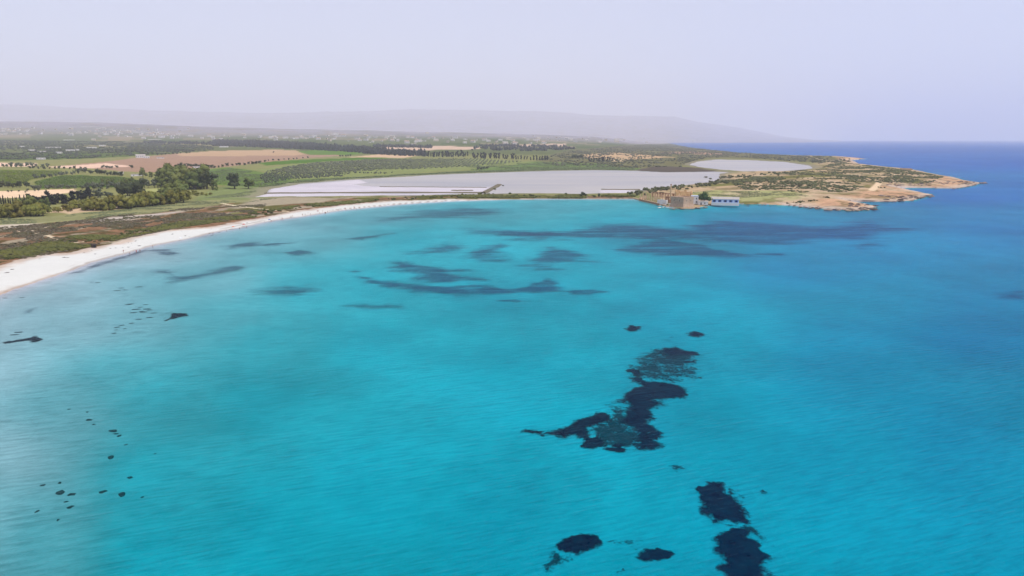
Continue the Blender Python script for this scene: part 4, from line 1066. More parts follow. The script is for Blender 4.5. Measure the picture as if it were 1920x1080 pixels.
bush_line([(1192, 366), (1235, 356), (1290, 351), (1340, 345), (1370, 340)], 120, 8, 3.9, SCRUB, "dark evergreen bush on the lagoon shore behind the ruin", "bushes behind the ruin", 0.9, "scrub_bush")
bush_line([(1365, 336), (1400, 331), (1450, 328), (1500, 326)], 60, 16, 3.8, SCRUB, "grey-green bush on the cape beside the lagoon", "bushes on the cape by the lagoon", 0.8, "scrub_bush")
bush_line([(1390, 350), (1440, 345), (1480, 348), (1490, 356), (1420, 356)], 70, 12, 3.2, SCRUB, "dark bush in the thicket above the dry grass", "thicket above the dry grass", 0.8, "scrub_bush")
bush_line([(1470, 380), (1500, 380), (1536, 379)], 12, 2.0, 2.0, DUNE, "low green bush on the shore right of the blue shuttered house", "low bushes right of the blue house")
bush_line([(1545, 374), (1551, 375)], 3, 1.5, 2.6, DUNE, "lone round bush at the neck of the nearest rocky lobe", "bushes at the rocky lobe's neck")
bush_line([(1640, 358), (1656, 354)], 5, 2.5, 2.2, SCRUB, "small bush beside the sandy path on the cape", "bushes beside the path", 0.8, "scrub_bush")
CAPE = W([(1390, 345), (1480, 330), (1560, 318), (1620, 312), (1700, 320), (1770, 332), (1740, 345), (1650, 345), (1600, 362), (1530, 370), (1490, 362)])
lo, hi = CAPE.min(0), CAPE.max(0)
k = 0
while k < 80:
    x = random.uniform(lo[0], hi[0]); y = random.uniform(lo[1], hi[1])
    if sdist(np.array([x]), np.array([y]), CAPE)[0] > 0 and fbm(np.array([x]), np.array([y]), 70, 3, 201)[0] > 0.47:
        r = random.uniform(1.6, 3.6)
        bush(x, y, r, r * random.uniform(0.4, 0.75), SCRUB, "scrub_bush", "low green scrub bush scattered over the cape", "scrub on the cape"); k += 1

# masses nobody could count: built as one mesh of many clumps each
def clump_mass(name, label, pts, n, r, hk, mat, seed=0, lump=None, shapes=2, cone=False, plane_pts=None, dens_scale=60, sides=5, max_sd=None, row_step=None, keep_out=None):
    poly = W(pts) if plane_pts is None else plane_pts
    rs = np.random.default_rng(seed)
    lo, hi = poly.min(0), poly.max(0)
    X = []; 
    if row_step:
        gx_, gy_ = np.meshgrid(np.arange(lo[0], hi[0], row_step[0]), np.arange(lo[1], hi[1], row_step[1]))
        c, s = math.cos(0.3), math.sin(0.3)
        P = np.stack([gx_.ravel(), gy_.ravel()], -1) + rs.normal(0, 0.5, (gx_.size, 2))
        P = P[sdist(P[:, 0], P[:, 1], poly) > 0]
        if len(P) > n: P = P[rs.choice(len(P), n, False)]
    else:
        P = np.zeros((0, 2))
        while len(P) < n:
            c = rs.uniform(lo, hi, (n * 3, 2))
            m = sdist(c[:, 0], c[:, 1], poly) > 0
            if lump is not None: m &= fbm(c[:, 0], c[:, 1], dens_scale, 3, seed + 3) > lump
            P = np.vstack([P, c[m]])
        P = P[:n]
    z = grid_at(P[:, 0], P[:, 1], gzv); sdv = grid_at(P[:, 0], P[:, 1], gsd); lav = grid_at(P[:, 0], P[:, 1], gla)
    ok = (sdv > 3) & (lav < -12)
    P = P[ok]; z = z[ok]; n = len(P)
    prof = ([(1.0, 0.08), (0.62, 0.45), (0.12, 1.0)] if cone else [(0.8, 0.0), (1.05, 0.38), (0.62, 0.85)])
    k = sides; nr = len(prof)
    rad = r * rs.uniform(0.55, 1.35, n); hh = rad * hk * rs.uniform(0.75, 1.3, n)
    V_ = np.zeros((n, nr * k + 1, 3))
    for j, (f, zz) in enumerate(prof):
        a = (np.arange(k) / k * 2 * math.pi)[None, :] + rs.uniform(0, 6.28, (n, 1))
        g = f * rs.uniform(0.7, 1.25, (n, k)) * rad[:, None]
        V_[:, j * k:(j + 1) * k, 0] = P[:, 0:1] + g * np.cos(a)
        V_[:, j * k:(j + 1) * k, 1] = P[:, 1:2] + g * np.sin(a)
        V_[:, j * k:(j + 1) * k, 2] = z[:, None] - 0.1 + hh[:, None] * (zz + rs.uniform(-0.08, 0.08, (n, k)))
    V_[:, -1, 0] = P[:, 0]; V_[:, -1, 1] = P[:, 1]; V_[:, -1, 2] = z - 0.1 + hh * 1.05
    q = []; t_ = []
    for j in range(nr - 1):
        for i in range(k): q.append((j * k + i, j * k + (i + 1) % k, (j + 1) * k + (i + 1) % k, (j + 1) * k + i))
    for i in range(k): t_.append(((nr - 1) * k + i, (nr - 1) * k + (i + 1) % k, nr * k))
    base = (np.arange(n) * (nr * k + 1))[:, None, None]
    qq = (np.array(q)[None] + base).reshape(-1, 4); tt = (np.array(t_)[None] + base).reshape(-1, 3)
    me_ = np_mesh(name, V_.reshape(-1, 3), qq, tt)
    tag(link(name, me_, mat), label, kind='stuff')
    return P

def mass_mat(name, c, c2):
    """foliage of a mass: changes from clump to clump over the land"""
    return simple_mat(name, c, 0.3, 0.05, 0.9, c2=c2, obj_coords=False)
MM_DARK = mass_mat("wood_leaves", (0.035, 0.036, 0.030), (0.022, 0.024, 0.022))
MM_ORCH = mass_mat("orchard_leaves", (0.15, 0.155, 0.085), (0.10, 0.11, 0.06))
MM_SCRUB = mass_mat("macchia_leaves", (0.12, 0.118, 0.06), (0.08, 0.082, 0.045))
MM_DUNE = mass_mat("dune_plants", (0.13, 0.10, 0.06), (0.085, 0.08, 0.03))
MM_DGREEN = mass_mat("dune_greens", (0.13, 0.125, 0.022), (0.075, 0.08, 0.018))
MM_REED = mass_mat("reeds", (0.13, 0.16, 0.055), (0.10, 0.13, 0.045))
MM_VINE = mass_mat("vine_leaves", (0.15, 0.17, 0.03), (0.11, 0.13, 0.026))

clump_mass("pine_wood", "long dark pine wood on the plain beyond the fields", [(398, 274), (450, 275), (560, 280), (640, 284), (720, 291), (800, 294), (800, 289), (700, 280), (600, 272), (500, 266), (400, 265)], 2600, 5.0, 2.4, MM_DARK, 1, cone=False)
clump_mass("far_wood", "thin dark line of far trees left of the pine wood", [(270, 269), (400, 272), (400, 268), (270, 266)], 260, 4.5, 2.2, MM_DARK, 2)
clump_mass("windbreak_wood", "dark bands of trees between the tan fields inland", [(700, 276), (810, 278), (810, 275.5), (700, 274)], 260, 4.5, 2.2, MM_DARK, 3)
clump_mass("far_wood", "scattered dark far trees behind the lagoon's meadow", [(880, 283), (1000, 284), (1080, 280), (1060, 274), (900, 272)], 500, 5, 1.7, MM_DARK, 4, lump=0.52)
clump_mass("orchard_plain", "dark green citrus orchards covering the far left plain", [(-200, 300), (0, 300), (160, 297), (300, 289), (400, 281), (400, 275), (250, 266), (0, 263), (-200, 264)], 6500, 4.2, 0.9, mass_mat("citrus_leaves", (0.055, 0.065, 0.03), (0.038, 0.048, 0.022)), 5, lump=0.42, dens_scale=120)
P_ = clump_mass("macchia", "grey-green macchia scrub covering the land beyond the lagoons", [(1000, 302), (1060, 284), (1180, 273), (1258, 269.5), (1300, 277.5), (1440, 289.5), (1590, 297), (1598, 305), (1535, 306), (1400, 296), (1330, 296), (1295, 303), (1280, 313), (1180, 316), (1060, 314)], 7500, 3.2, 0.75, MM_SCRUB, 6, lump=0.44, dens_scale=70)
clump_mass("macchia", "low scrub carpet spread between the bushes of the cape", [(1365, 340), (1480, 325), (1530, 318), (1570, 303), (1620, 312), (1700, 320), (1770, 332), (1745, 345), (1655, 345), (1600, 362), (1530, 372), (1480, 364), (1390, 358)], 5200, 1.7, 0.6, mass_mat("cape_scrub", (0.125, 0.13, 0.042), (0.075, 0.08, 0.03)), 7, lump=0.45, dens_scale=45)
clump_mass("dune_plants", "reddish-brown dune plants behind the left part of the beach", [(-100, 500), (-100, 428), (0, 427), (130, 415), (260, 401), (350, 390), (420, 388), (500, 382), (480, 405), (330, 428), (200, 454), (130, 470), (0, 492)], 8000, 0.9, 0.5, MM_DUNE, 8, lump=0.46, dens_scale=25)
clump_mass("dune_plants", "low green dune plants edging the left part of the beach", [(-100, 522), (-100, 475), (0, 470), (130, 445), (240, 432), (330, 418), (480, 398), (480, 406), (312, 430), (235, 445), (155, 465), (72, 476), (0, 498)], 5200, 1.15, 0.6, MM_DGREEN, 9, lump=0.48, dens_scale=22)
clump_mass("dune_plants", "low green plants on the strip between salt pans and beach", [(480, 398), (560, 386), (700, 373), (840, 367), (1000, 365), (1190, 366), (1190, 370), (960, 369), (840, 370.5), (720, 375.5), (640, 383), (555, 393), (480, 406)], 4200, 1.7, 0.6, MM_DGREEN, 10, lump=0.46, dens_scale=30)
clump_mass("meadow_tufts", "tufts of pale green grass on the meadow behind the dunes", [(-100, 425), (-100, 412), (100, 406), (250, 391), (345, 380), (400, 368), (480, 356), (540, 352), (520, 372), (420, 383), (300, 398), (150, 413)], 4000, 0.9, 0.3, mass_mat("meadow_grass", (0.16, 0.175, 0.075), (0.12, 0.14, 0.06)), 11, lump=0.48, dens_scale=30)
clump_mass("reed_bed", "bright green reed belt along the lagoon's inland shore", [(482, 352), (560, 339), (700, 331), (850, 323), (1040, 314), (1130, 313), (1190, 316), (1190, 319), (1040, 318.5), (850, 325), (700, 333.5), (560, 344)], 6000, 2.0, 0.6, MM_REED, 12)
clump_mass("vineyard", "olive-green vineyard rows at the left edge", [(-100, 320), (108, 320.5), (112, 326), (60, 336), (40, 344), (-100, 346)], 2600, 1.3, 0.8, MM_VINE, 13, row_step=(2.2, 6.0))
clump_mass("vineyard", "deep green vineyard rows below the slanting hedge", [(66, 341), (120, 330), (228, 332), (264, 340), (266, 349), (180, 351), (74, 352)], 3000, 1.3, 0.8, mass_mat("vine_leaves_deep", (0.10, 0.14, 0.022), (0.075, 0.11, 0.02)), 14, row_step=(2.2, 6.0))
clump_mass("meadow_tufts", "rank green grass on the wet meadow right of the grove", [(390, 320), (430, 315), (480, 321), (556, 335), (508, 349), (480, 351), (395, 344)], 2600, 1.5, 0.35, MM_REED, 21, lump=0.45, dens_scale=30)
clump_mass("meadow_tufts", "green grass tufts on the meadow above the long lagoon", [(865, 307), (1000, 304), (1115, 307), (1150, 312), (1040, 316), (885, 318)], 2600, 1.8, 0.35, MM_REED, 22, lump=0.45, dens_scale=40)
clump_mass("grass_tufts", "straw-coloured grass tufts on the field behind the tower", [(1280, 362), (1330, 358), (1400, 360), (1480, 365), (1515, 372), (1490, 376), (1400, 376), (1340, 372)], 1500, 0.8, 0.4, mass_mat("straw_grass", (0.20, 0.20, 0.09), (0.14, 0.145, 0.06)), 23, lump=0.5, dens_scale=20)
# orchard behind the salt pans: the nearest olives one by one, the rest as a mass
ORCH = [(485, 330), (520, 318), (580, 306), (700, 299), (880, 298), (980, 303), (870, 317), (700, 327), (560, 336), (500, 345)]
OP = W(ORCH)
g0 = np.stack(np.meshgrid(np.arange(OP[:, 0].min(), OP[:, 0].max(), 9.0), np.arange(OP[:, 1].min(), OP[:, 1].max(), 11.0)), -1).reshape(-1, 2)
g0 = g0 + rng.normal(0, 1.0, g0.shape)
g0 = g0[(sdist(g0[:, 0], g0[:, 1], OP) > 0) & (fbm(g0[:, 0], g0[:, 1], 120, 3, 300) > 0.36)]
g0 = g0[np.argsort(g0[:, 1])]
OLV = kindset('bush', M_OLIVE, 3, 120, 45)
for x, y in g0[:280]:
    o = link("olive_tree", random.choice(OLV))
    s_ = random.uniform(2.2, 3.4)
    o.location = (x, y, gz(x, y) - 0.1); o.scale = (s_, s_, s_ * 1.25); o.rotation_euler = (0, 0, random.uniform(0, 6.28))
    tag(o, "small grey-green olive tree at the orchard's near edge above the lagoon", "tree", "olive trees at the orchard's near edge")
ymin = g0[280][1]
rest = np.array([p for p in OP if p[1] > ymin]); 
far = W([(500, 322), (540, 313), (580, 306), (700, 299), (880, 298), (980, 303), (870, 313), (700, 320), (580, 328)])
clump_mass("orchard", "rows of grey-green olive trees filling the orchard behind the lagoon", None, 3600, 2.1, 1.15, MM_ORCH, 15, plane_pts=far, row_step=(10.0, 13.0))
# ------------------------------------------------------------------ the old tuna fishery, tower and houses on the point
M_TOWER = simple_mat("tower_stone", lin(200, 172, 146) * 0.86, 0.12, 0.5, 0.95, 0.06, c2=lin(172, 144, 120) * 0.82)
M_OCHRE = simple_mat("ochre_stone", lin(228, 190, 136) * 0.9, 0.12, 0.6, 0.95, 0.05, c2=lin(196, 150, 104) * 0.85)
M_PILLAR = simple_mat("pillar_stone", lin(220, 188, 150) * 0.85, 0.12, 0.8, 0.95, 0.05, c2=lin(186, 150, 116) * 0.85)
M_BRICK = simple_mat("old_brick", lin(176, 132, 100) * 0.8, 0.15, 0.9, 0.95, 0.05)
M_WHITE = simple_mat("white_plaster", lin(226, 220, 214) * 0.9, 0.05, 0.5, 0.9, c2=lin(212, 206, 202) * 0.9)
M_BLUEWHITE = simple_mat("pale_blue_plaster", lin(206, 216, 236) * 0.9, 0.05, 0.4, 0.9, c2=lin(196, 208, 230) * 0.9)
M_BLUE = simple_mat("blue_paint", lin(70, 100, 176) * 0.8, 0.06, 1.0, 0.6)
M_DARK = simple_mat("dark_glass", (0.02, 0.025, 0.035), 0.05, 1.0, 0.25)
M_TILE = simple_mat("pale_roof_tiles", lin(206, 196, 184) * 0.8, 0.12, 0.8, 0.9, 0.04)
M_REDTILE = simple_mat("clay_roof_tiles", lin(196, 166, 142) * 0.8, 0.12, 0.8, 0.9)
M_ROCK = simple_mat("shore_rock", lin(190, 166, 142) * 0.75, 0.18, 0.5, 0.95, 0.1, objvar=0.35, c2=lin(150, 128, 110) * 0.75)
M_DROCK = simple_mat("dark_wet_rock", lin(96, 80, 72) * 0.7, 0.18, 0.5, 0.8, 0.1, objvar=0.3)
M_RUBBLE = simple_mat("white_rubble", lin(226, 214, 204) * 0.85, 0.1, 0.6, 0.95, 0.08, objvar=0.2)
M_WOOD = simple_mat("weathered_wood", (0.055, 0.04, 0.03), 0.15, 3.0)

def site(px, py, z=None, dz=0.0):
    """an Empty frame on the ground there: x to the right, y away from the sea"""
    x, y = at(px, py) if z is None else on_plane(px, py, z)
    return x, y, (gz(x, y) if z is None else z) + dz, -math.atan2(x, y)

def part(mbld, name, mats, parent):
    me_ = mbld.mesh(name, mats if isinstance(mats, list) else [mats])
    return link(name, me_, None, parent)

def wall_with_openings(m, x0, x1, z0, z1, y0, th, openings, ragged=None):
    """upright wall along x at y0..y0+th with rectangular openings [(xa, xb, za, zb)], a ragged top if asked"""
    xs = sorted({x0, x1, *[o[0] for o in openings], *[o[1] for o in openings]})
    for a, b in zip(xs[:-1], xs[1:]):
        mid = (a + b) / 2
        top = z1 + (ragged(mid) if ragged else 0)
        op = [o for o in openings if o[0] <= mid <= o[1]]
        if not op: m.box(a, b, y0, y0 + th, z0, top)
        else:
            o = op[0]
            if o[2] > z0: m.box(a, b, y0, y0 + th, z0, o[2])
            if o[3] < top: m.box(a, b, y0, y0 + th, o[3], top)

# square stone tower standing at the water
tx, ty = on_plane(1281, 388.6, 0.8)
a = math.radians(38.4)
tower = empty("stone_tower", (tx, ty, 0.5), 0)
tag(tower, "square squat stone tower standing on the rocky point at the water", "tower")
def tower_block(m, s, b, z0, z1, inset=0.0):
    """prism on the rotated square; b = batter at the foot"""
    ex = Vector((math.cos(a) * 1, math.sin(a), 0)).normalized() if False else Vector((11.2, 8.9, 0)).normalized()
    ey = Vector((-8.9, 11.2, 0)).normalized()
    def P(u, v, z): q = ex * u + ey * v; return (q.x, q.y, z)
    lo_ = [P(-b + inset, -b + inset, z0), P(s + b - inset, -b + inset, z0), P(s + b - inset, s + b - inset, z0), P(-b + inset, s + b - inset, z0)]
    hi_ = [P(inset, inset, z1), P(s - inset, inset, z1), P(s - inset, s - inset, z1), P(inset, s - inset, z1)]
    m.poly(lo_ + hi_, [(3, 2, 1, 0), (4, 5, 6, 7), (0, 1, 5, 4), (1, 2, 6, 5), (2, 3, 7, 6), (3, 0, 4, 7)])
m = MB(); tower_block(m, 14.3, 0.9, -1.0, 3.0); tower_block(m, 14.3, 0.0, 3.0, 8.0); body = part(m, "wall", M_TOWER, tower)
m = MB(); tower_block(m, 14.3, 0.0, 8.0, 8.25, -0.18); part(m, "cornice", M_PILLAR, tower)
Rt = Matrix.Rotation(math.atan2(8.9, 11.2), 4, 'Z')
for (x0, x1, y0, y1) in ((0, 14.3, 0, 0.7), (0, 14.3, 13.6, 14.3), (0, 0.7, 0.7, 13.6), (13.6, 14.3, 0.7, 13.6)):
    m = MB(); m.box(x0, x1, y0, y1, 8.25, 9.1, 0, Rt); part(m, "parapet", M_TOWER, tower)
for (u, z) in ((4.2, 5.2), (10.2, 5.2)):
    m = MB(); m.box(u, u + 0.5, -0.06, 0.5, z, z + 1.3, 0, Rt); part(m, "slit_window", M_DARK, tower)
    m = MB(); m.box(-0.06, 0.5, u, u + 0.5, z, z + 1.3, 0, Rt); part(m, "slit_window", M_DARK, tower)

# ochre roofless house behind the tower
x, y, z, rz = site(1281, 379.5, 2.0)
house = empty("roofless_house", (x, y, 1.5), rz + 0.16)
tag(house, "tall ochre roofless stone house rising behind the tower", "house")
ops = [(-5.2, -4.2, 6.2, 9.0), (-1.6, -0.6, 6.2, 9.0), (2.0, 3.0, 6.2, 9.0), (5.2, 6.0, 5.8, 9.0)]
rag = lambda u: 0.9 * math.sin(u * 1.7) + (1.6 if abs(u) < 2.5 else 0)
m = MB(); wall_with_openings(m, -7.5, 7.5, 0, 10.2, -4.5, 0.7, ops, rag); part(m, "front_wall", M_OCHRE, house)
m = MB(); wall_with_openings(m, -7.5, 7.5, 0, 11.0, 4.0, 0.7, [(-4, -3, 6, 9), (1, 2, 6, 9)], lambda u: 0.8 * math.cos(u * 2.1) + (1.2 if u > -1 and u < 4 else 0)); part(m, "back_wall", M_OCHRE, house)
for sx_ in (-7.5, 6.8):
    m = MB(); m.box(sx_, sx_ + 0.7, -3.8, 4.0, 0, 9.6)
    m.poly([(sx_, -3.8, 9.6), (sx_ + 0.7, -3.8, 9.6), (sx_ + 0.7, 4.0, 9.6), (sx_, 4.0, 9.6), (sx_, 0.1, 11.6), (sx_ + 0.7, 0.1, 11.6)], [(0, 1, 5, 4), (2, 3, 4, 5), (1, 2, 5), (3, 0, 4)])
    part(m, "gable_wall", M_OCHRE, house)
m = MB(); m.box(-6.8, 6.8, -3.8, 4.0, 5.2, 5.6); part(m, "floor_slab", M_BRICK, house)

# chimney
x, y, z, rz = site(1257, 379.5, 2.0)
ch = empty("brick_chimney", (x, y, 1.4), 0)
tag(ch, "tall slender brick chimney standing left of the ochre house", "chimney")
m = MB(); m.box(-1.3, 1.3, -1.3, 1.3, 0, 3.2); part(m, "base", M_BRICK, ch)
m = MB(); m.ring([(0.95, 3.2), (0.72, 10), (0.55, 16.6)], 12); part(m, "shaft", M_PILLAR, ch)
m = MB(); m.ring([(0.55, 16.6), (0.78, 16.9), (0.78, 17.3), (0.6, 17.5)], 12); part(m, "cap", M_BRICK, ch)

# roofless hall of pillars along the quay
x, y, z, rz = site(1232, 378.5, 1.8)
hall = empty("pillared_hall", (x, y, 1.2), 0)
tag(hall, "roofless fishery hall with rows of free-standing stone pillars on the quay", "ruin")
ORG = Vector((x, y, 0))
def local(px, py, zz=1.8):
    q = on_plane(px, py, zz); return q[0] - ORG.x, q[1] - ORG.y
def pillar(px, py, h, w=0.75):
    u, v = local(px, py)
    m = MB(); m.box(u - w * 0.65, u + w * 0.65, v - w * 0.65, v + w * 0.65, -0.6, 0.5); m.box(u - w / 2, u + w / 2, v - w / 2, v + w / 2, 0.5, h - 0.35); m.box(u - w * 0.6, u + w * 0.6, v - w * 0.6, v + w * 0.6, h - 0.35, h)
    part(m, "pillar", M_PILLAR, hall)
for k in range(9): pillar(1200.5 + 4.1 * k, 373.2 + 0.95 * k, 5.4 + random.uniform(-0.9, 0.5))
for k in range(9): pillar(1206 + 5.2 * k, 371.0 + 0.62 * k, 5.9 + random.uniform(-0.8, 0.4))
for k in range(7): pillar(1222 + 6.0 * k, 369.6 + 0.55 * k, 6.0 + random.uniform(-0.5, 0.3))
def wall_seg(px0, py0, px1, py1, h, th=0.6, n=1, name="wall", mat=None):
    p0 = Vector((*local(px0, py0), 0)); p1 = Vector((*local(px1, py1), 0))
    d = p1 - p0; L = d.length; M = Matrix.Translation(p0) @ Matrix.Rotation(math.atan2(d.y, d.x), 4, 'Z')
    m = MB()
    step = L / n
    for k in range(n):
        wdt = step * 0.55 if n > 1 else step
        m.box(k * step, k * step + wdt, -th / 2, th / 2, -0.8, h, 0, M)
    if n > 1: m.box(0, L, -th / 2 - 0.05, th / 2 + 0.05, h, h + 0.9, 0, M)
    return part(m, name, mat or M_BRICK, hall)
wall_seg(1222, 368.4, 1266, 372.2, 4.6, 0.6, 9, "arcade_wall", M_BRICK)
wall_seg(1199, 373.8, 1236, 382.2, 0.9, 0.6, 1, "low_wall", M_BRICK)
wall_seg(1199, 373.4, 1212, 369.8, 2.2, 0.6, 1, "end_wall", M_PILLAR)
wall_seg(1248, 377.0, 1263, 378.4, 4.2, 0.6, 4, "arcade_wall", M_BRICK)

# white broken house among the pillars, with its bush
x, y, z, rz = site(1242, 382.2, 1.4)
wh = empty("white_ruin", (x, y, 0.9), rz - 0.25)
tag(wh, "small broken white-washed house at the seaward end of the pillars", "house")
m = MB(); wall_with_openings(m, -4.3, 4.3, 0, 4.2, -2.2, 0.5, [(-2.6, -1.6, 1.2, 2.9), (1.2, 2.3, 0.0, 2.6)], lambda u: 0.7 * math.sin(u * 1.3 + 1)); part(m, "front_wall", M_WHITE, wh)
m = MB(); wall_with_openings(m, -4.3, 4.3, 0, 4.0, 2.0, 0.5, [], lambda u: 0); part(m, "back_wall", M_WHITE, wh)
for sx_ in (-4.3, 3.8):
    m = MB(); m.box(sx_, sx_ + 0.5, -1.7, 2.0, 0, 3.9); part(m, "side_wall", M_WHITE, wh)
bx_, by_ = on_plane(1248, 381.5, 1.8)
bush(bx_ + 0.5, by_ - 2.2, 2.0, 2.6, DUNE, "garden_bush", "round green bush in front of the broken white house", "bush by the broken white house")

# white houses between tower and pine
x, y, z, rz = site(1302, 381.2, 1.8)
w1 = empty("white_house", (x, y, 1.3), rz + 0.1)
tag(w1, "tall narrow white house wedged between tower and pine", "house")
m = MB(); m.box(-3.2, 3.2, -3, 3, 0, 7.2); b_ = part(m, "wall", M_WHITE, w1)
m = MB(); m.box(-3.4, 3.4, -3.2, 3.2, 7.2, 7.6); part(m, "flat_roof", M_BLUEWHITE, w1)
for (u, zz) in ((-1.9, 4.4), (0.9, 4.4), (0.9, 1.4)):
    m = MB(); m.box(u, u + 0.9, -3.05, -2.8, zz, zz + 1.5); part(m, "window", M_DARK, w1)
x, y, z, rz = site(1318, 382.6, 1.6)
w2 = empty("white_outbuilding", (x, y, 1.0), rz)
tag(w2, "low white outbuilding under the pine", "house")
m = MB(); m.box(-4.6, 4.6, -1.5, 1.5, 0, 3.0); part(m, "wall", M_WHITE, w2)
m = MB(); m.gable(-4.6, 4.6, -1.5, 1.5, 3.0, 3.9, 0, 0.2); part(m, "roof", M_TILE, w2)
m = MB(); m.box(-2.2, -1.2, -1.56, -1.3, 0.0, 2.1); part(m, "door", M_DARK, w2)
m = MB(); m.box(1.2, 2.1, -1.56, -1.3, 1.0, 2.1); part(m, "window", M_DARK, w2)

# long pale blue house
x, y, z, rz = site(1359.5, 382.3, 1.4)
bh = empty("blue_shuttered_house", (x, y, 1.0), rz)
tag(bh, "long low pale-blue house with dark windows and blue shutters by the shore", "house")
OPN = [(-10.2 + 4.85 * k, -9.2 + 4.85 * k, 2.3, 4.2) for k in range(5)]
m = MB(); wall_with_openings(m, -12, 12, 1.6, 5.0, -4, 0.5, OPN)
m.box(-12, -11.5, -3.5, 4, 1.6, 5.0); m.box(11.5, 12, -3.5, 4, 1.6, 5.0); m.box(-11.5, 11.5, 3.5, 4, 1.6, 5.0); part(m, "wall", M_BLUEWHITE, bh)
m = MB(); m.box(-12.3, 12.3, -4.5, 4.3, -0.8, 1.6); part(m, "plinth", M_WHITE, bh)
m = MB(); m.gable(-12, 12, -4, 4, 5.0, 6.9, 0, 0.4); part(m, "roof", M_TILE, bh)
for (a0, a1, z0, z1) in OPN:
    m = MB(); m.box(a0, a1, -3.75, -3.65, z0, z1); wn_ = part(m, "window", M_DARK, bh)
    for s0 in (a0 - 0.95, a1):
        m = MB(); m.box(s0 + 0.03, s0 + 0.92, -4.07, -4.0, z0, z1); link("shutter", m.mesh("shutter", [M_BLUE]), None, wn_)

# quay edge along the point
qp = [on_plane(p[0], p[1], 0.0) for p in [(1188, 372.8), (1200, 375.2), (1215, 378.2), (1230, 381.8), (1243, 385.4), (1254, 388.2)]]
m = MB()
for (p0, p1) in zip(qp[:-1], qp[1:]):
    p0 = Vector((*p0, 0)); p1 = Vector((*p1, 0)); d = p1 - p0
    M = Matrix.Translation(p0) @ Matrix.Rotation(math.atan2(d.y, d.x), 4, 'Z')
    m.box(-0.2, d.length, -0.9, 0.6, -1.2, 1.15, 0, M)
q_ = link("quay", m.mesh("quay", [M_PILLAR]))
tag(q_, "low pale stone quay edging the pillared hall along the water", "quay")

# rocks and rubble at the water
ROCKS = [stone_mesh(300 + i, 1.0, 0.75, 8) for i in range(6)]
for r_ in ROCKS: r_.materials.append(M_ROCK)
DROCKS = [stone_mesh(310 + i, 1.0, 0.6, 8) for i in range(5)]
for r_ in DROCKS: r_.materials.append(M_DROCK)
RUBS = [stone_mesh(320 + i, 1.0, 0.8, 7) for i in range(4)]
for r_ in RUBS: r_.materials.append(M_RUBBLE)
def rock(px, py, r, pool, label, group, z=None, name="rock"):
    x, y = on_plane(px, py, 0.4)
    o = link(name, random.choice(pool))
    zz = gz(x, y) if z is None else z
    o.location = (x, y, max(zz, -0.25)); o.scale = (r * random.uniform(0.9, 1.9), r * random.uniform(0.8, 1.5), r * random.uniform(0.55, 1.0)); o.rotation_euler = (0, 0, random.uniform(0, 6.28))
    tag(o, label, "rock", group)
for k in range(26): rock(random.uniform(1236, 1264), random.uniform(382.5, 389.5), random.uniform(0.5, 1.3), RUBS, "chunk of white rubble on the shore left of the tower", "white rubble left of the tower")
for k in range(30):
    f = random.random(); rock(1256 + 70 * f, 390.6 - 3.6 * max(0, f - 0.6) * 2 + random.uniform(-1, 0.8), random.uniform(0.6, 1.5), ROCKS + DROCKS, "rough boulder at the foot of the tower", "boulders at the tower's foot")
for k in range(40):
    f = random.random(); rock(1500 + 148 * f, 387 + 7 * math.sin(f * 2.6) + random.uniform(-2.5, 0.5), random.uniform(0.7, 2.0), ROCKS + DROCKS, "weathered rock on the nearest lobe of the cape", "rocks on the nearest lobe")
for k in range(26): rock(random.uniform(1590, 1648), random.uniform(384, 393), random.uniform(0.7, 1.8), DROCKS, "dark rock at the tip of the nearest lobe", "dark rocks at the nearest lobe's tip")
for k in range(45):
    f = random.random(); rock(1640 + 110 * f, 377.5 - 9 * f * f + random.uniform(-8, 1) * (1 - 0.6 * f), random.uniform(0.8, 2.2), DROCKS if random.random() < 0.55 else ROCKS, "weathered rock on the middle lobe of the cape", "rocks on the middle lobe")
for k in range(55):
    f = random.random(); rock(1720 + 128 * f, 352 - 9 * f + random.uniform(-7, 2) * (1 - 0.75 * f), random.uniform(0.8, 2.4), DROCKS if random.random() < 0.55 else ROCKS, "weathered rock on the farthest lobe of the cape", "rocks on the farthest lobe")
for k in range(14): rock(1808 + 42 * random.random(), 342.6 + random.uniform(-1.5, 1.0), random.uniform(0.8, 2.0), DROCKS, "dark reef rock off the cape's outermost tip", "reef rocks off the tip", 0.0)
for k in range(16): rock(1596 + 36 * random.random(), 297.4 + random.uniform(-0.5, 0.4), random.uniform(1.0, 2.6), DROCKS, "dark reef rock in the small far spit", "rocks of the far spit", 0.0)
for k in range(22): rock(1660 + 60 * random.random(), 350.5 + random.uniform(-3, 1), random.uniform(0.8, 1.8), ROCKS + DROCKS, "boulder in the cove between the outer lobes", "boulders in the outer cove")
for k in range(24): rock(random.uniform(1385, 1500), random.uniform(381.5, 385.5), random.uniform(0.4, 0.9), ROCKS + DROCKS, "small stone along the shore right of the blue house", "stones along the shore")

# ruin where the cape's path ends
x, y, z, rz = site(1699, 319)
rr_ = empty("stone_hut_ruin", (x, y, z - 0.2), rz)
tag(rr_, "low walls of a ruined stone hut where the sandy path ends", "ruin")
for (x0, x1, y0, y1, h) in ((-11, 11, -4, -3.2, 2.4), (-11, 9, 3.2, 4, 3.2), (-11, -10.2, -3.2, 3.2, 3.4), (10.2, 11, -3.2, 3.2, 2.2), (-2, -1.2, -3.2, 3.2, 1.8)):
    m = MB(); m.box(x0, x1, y0, y1, 0, h); part(m, "wall", M_PILLAR, rr_)

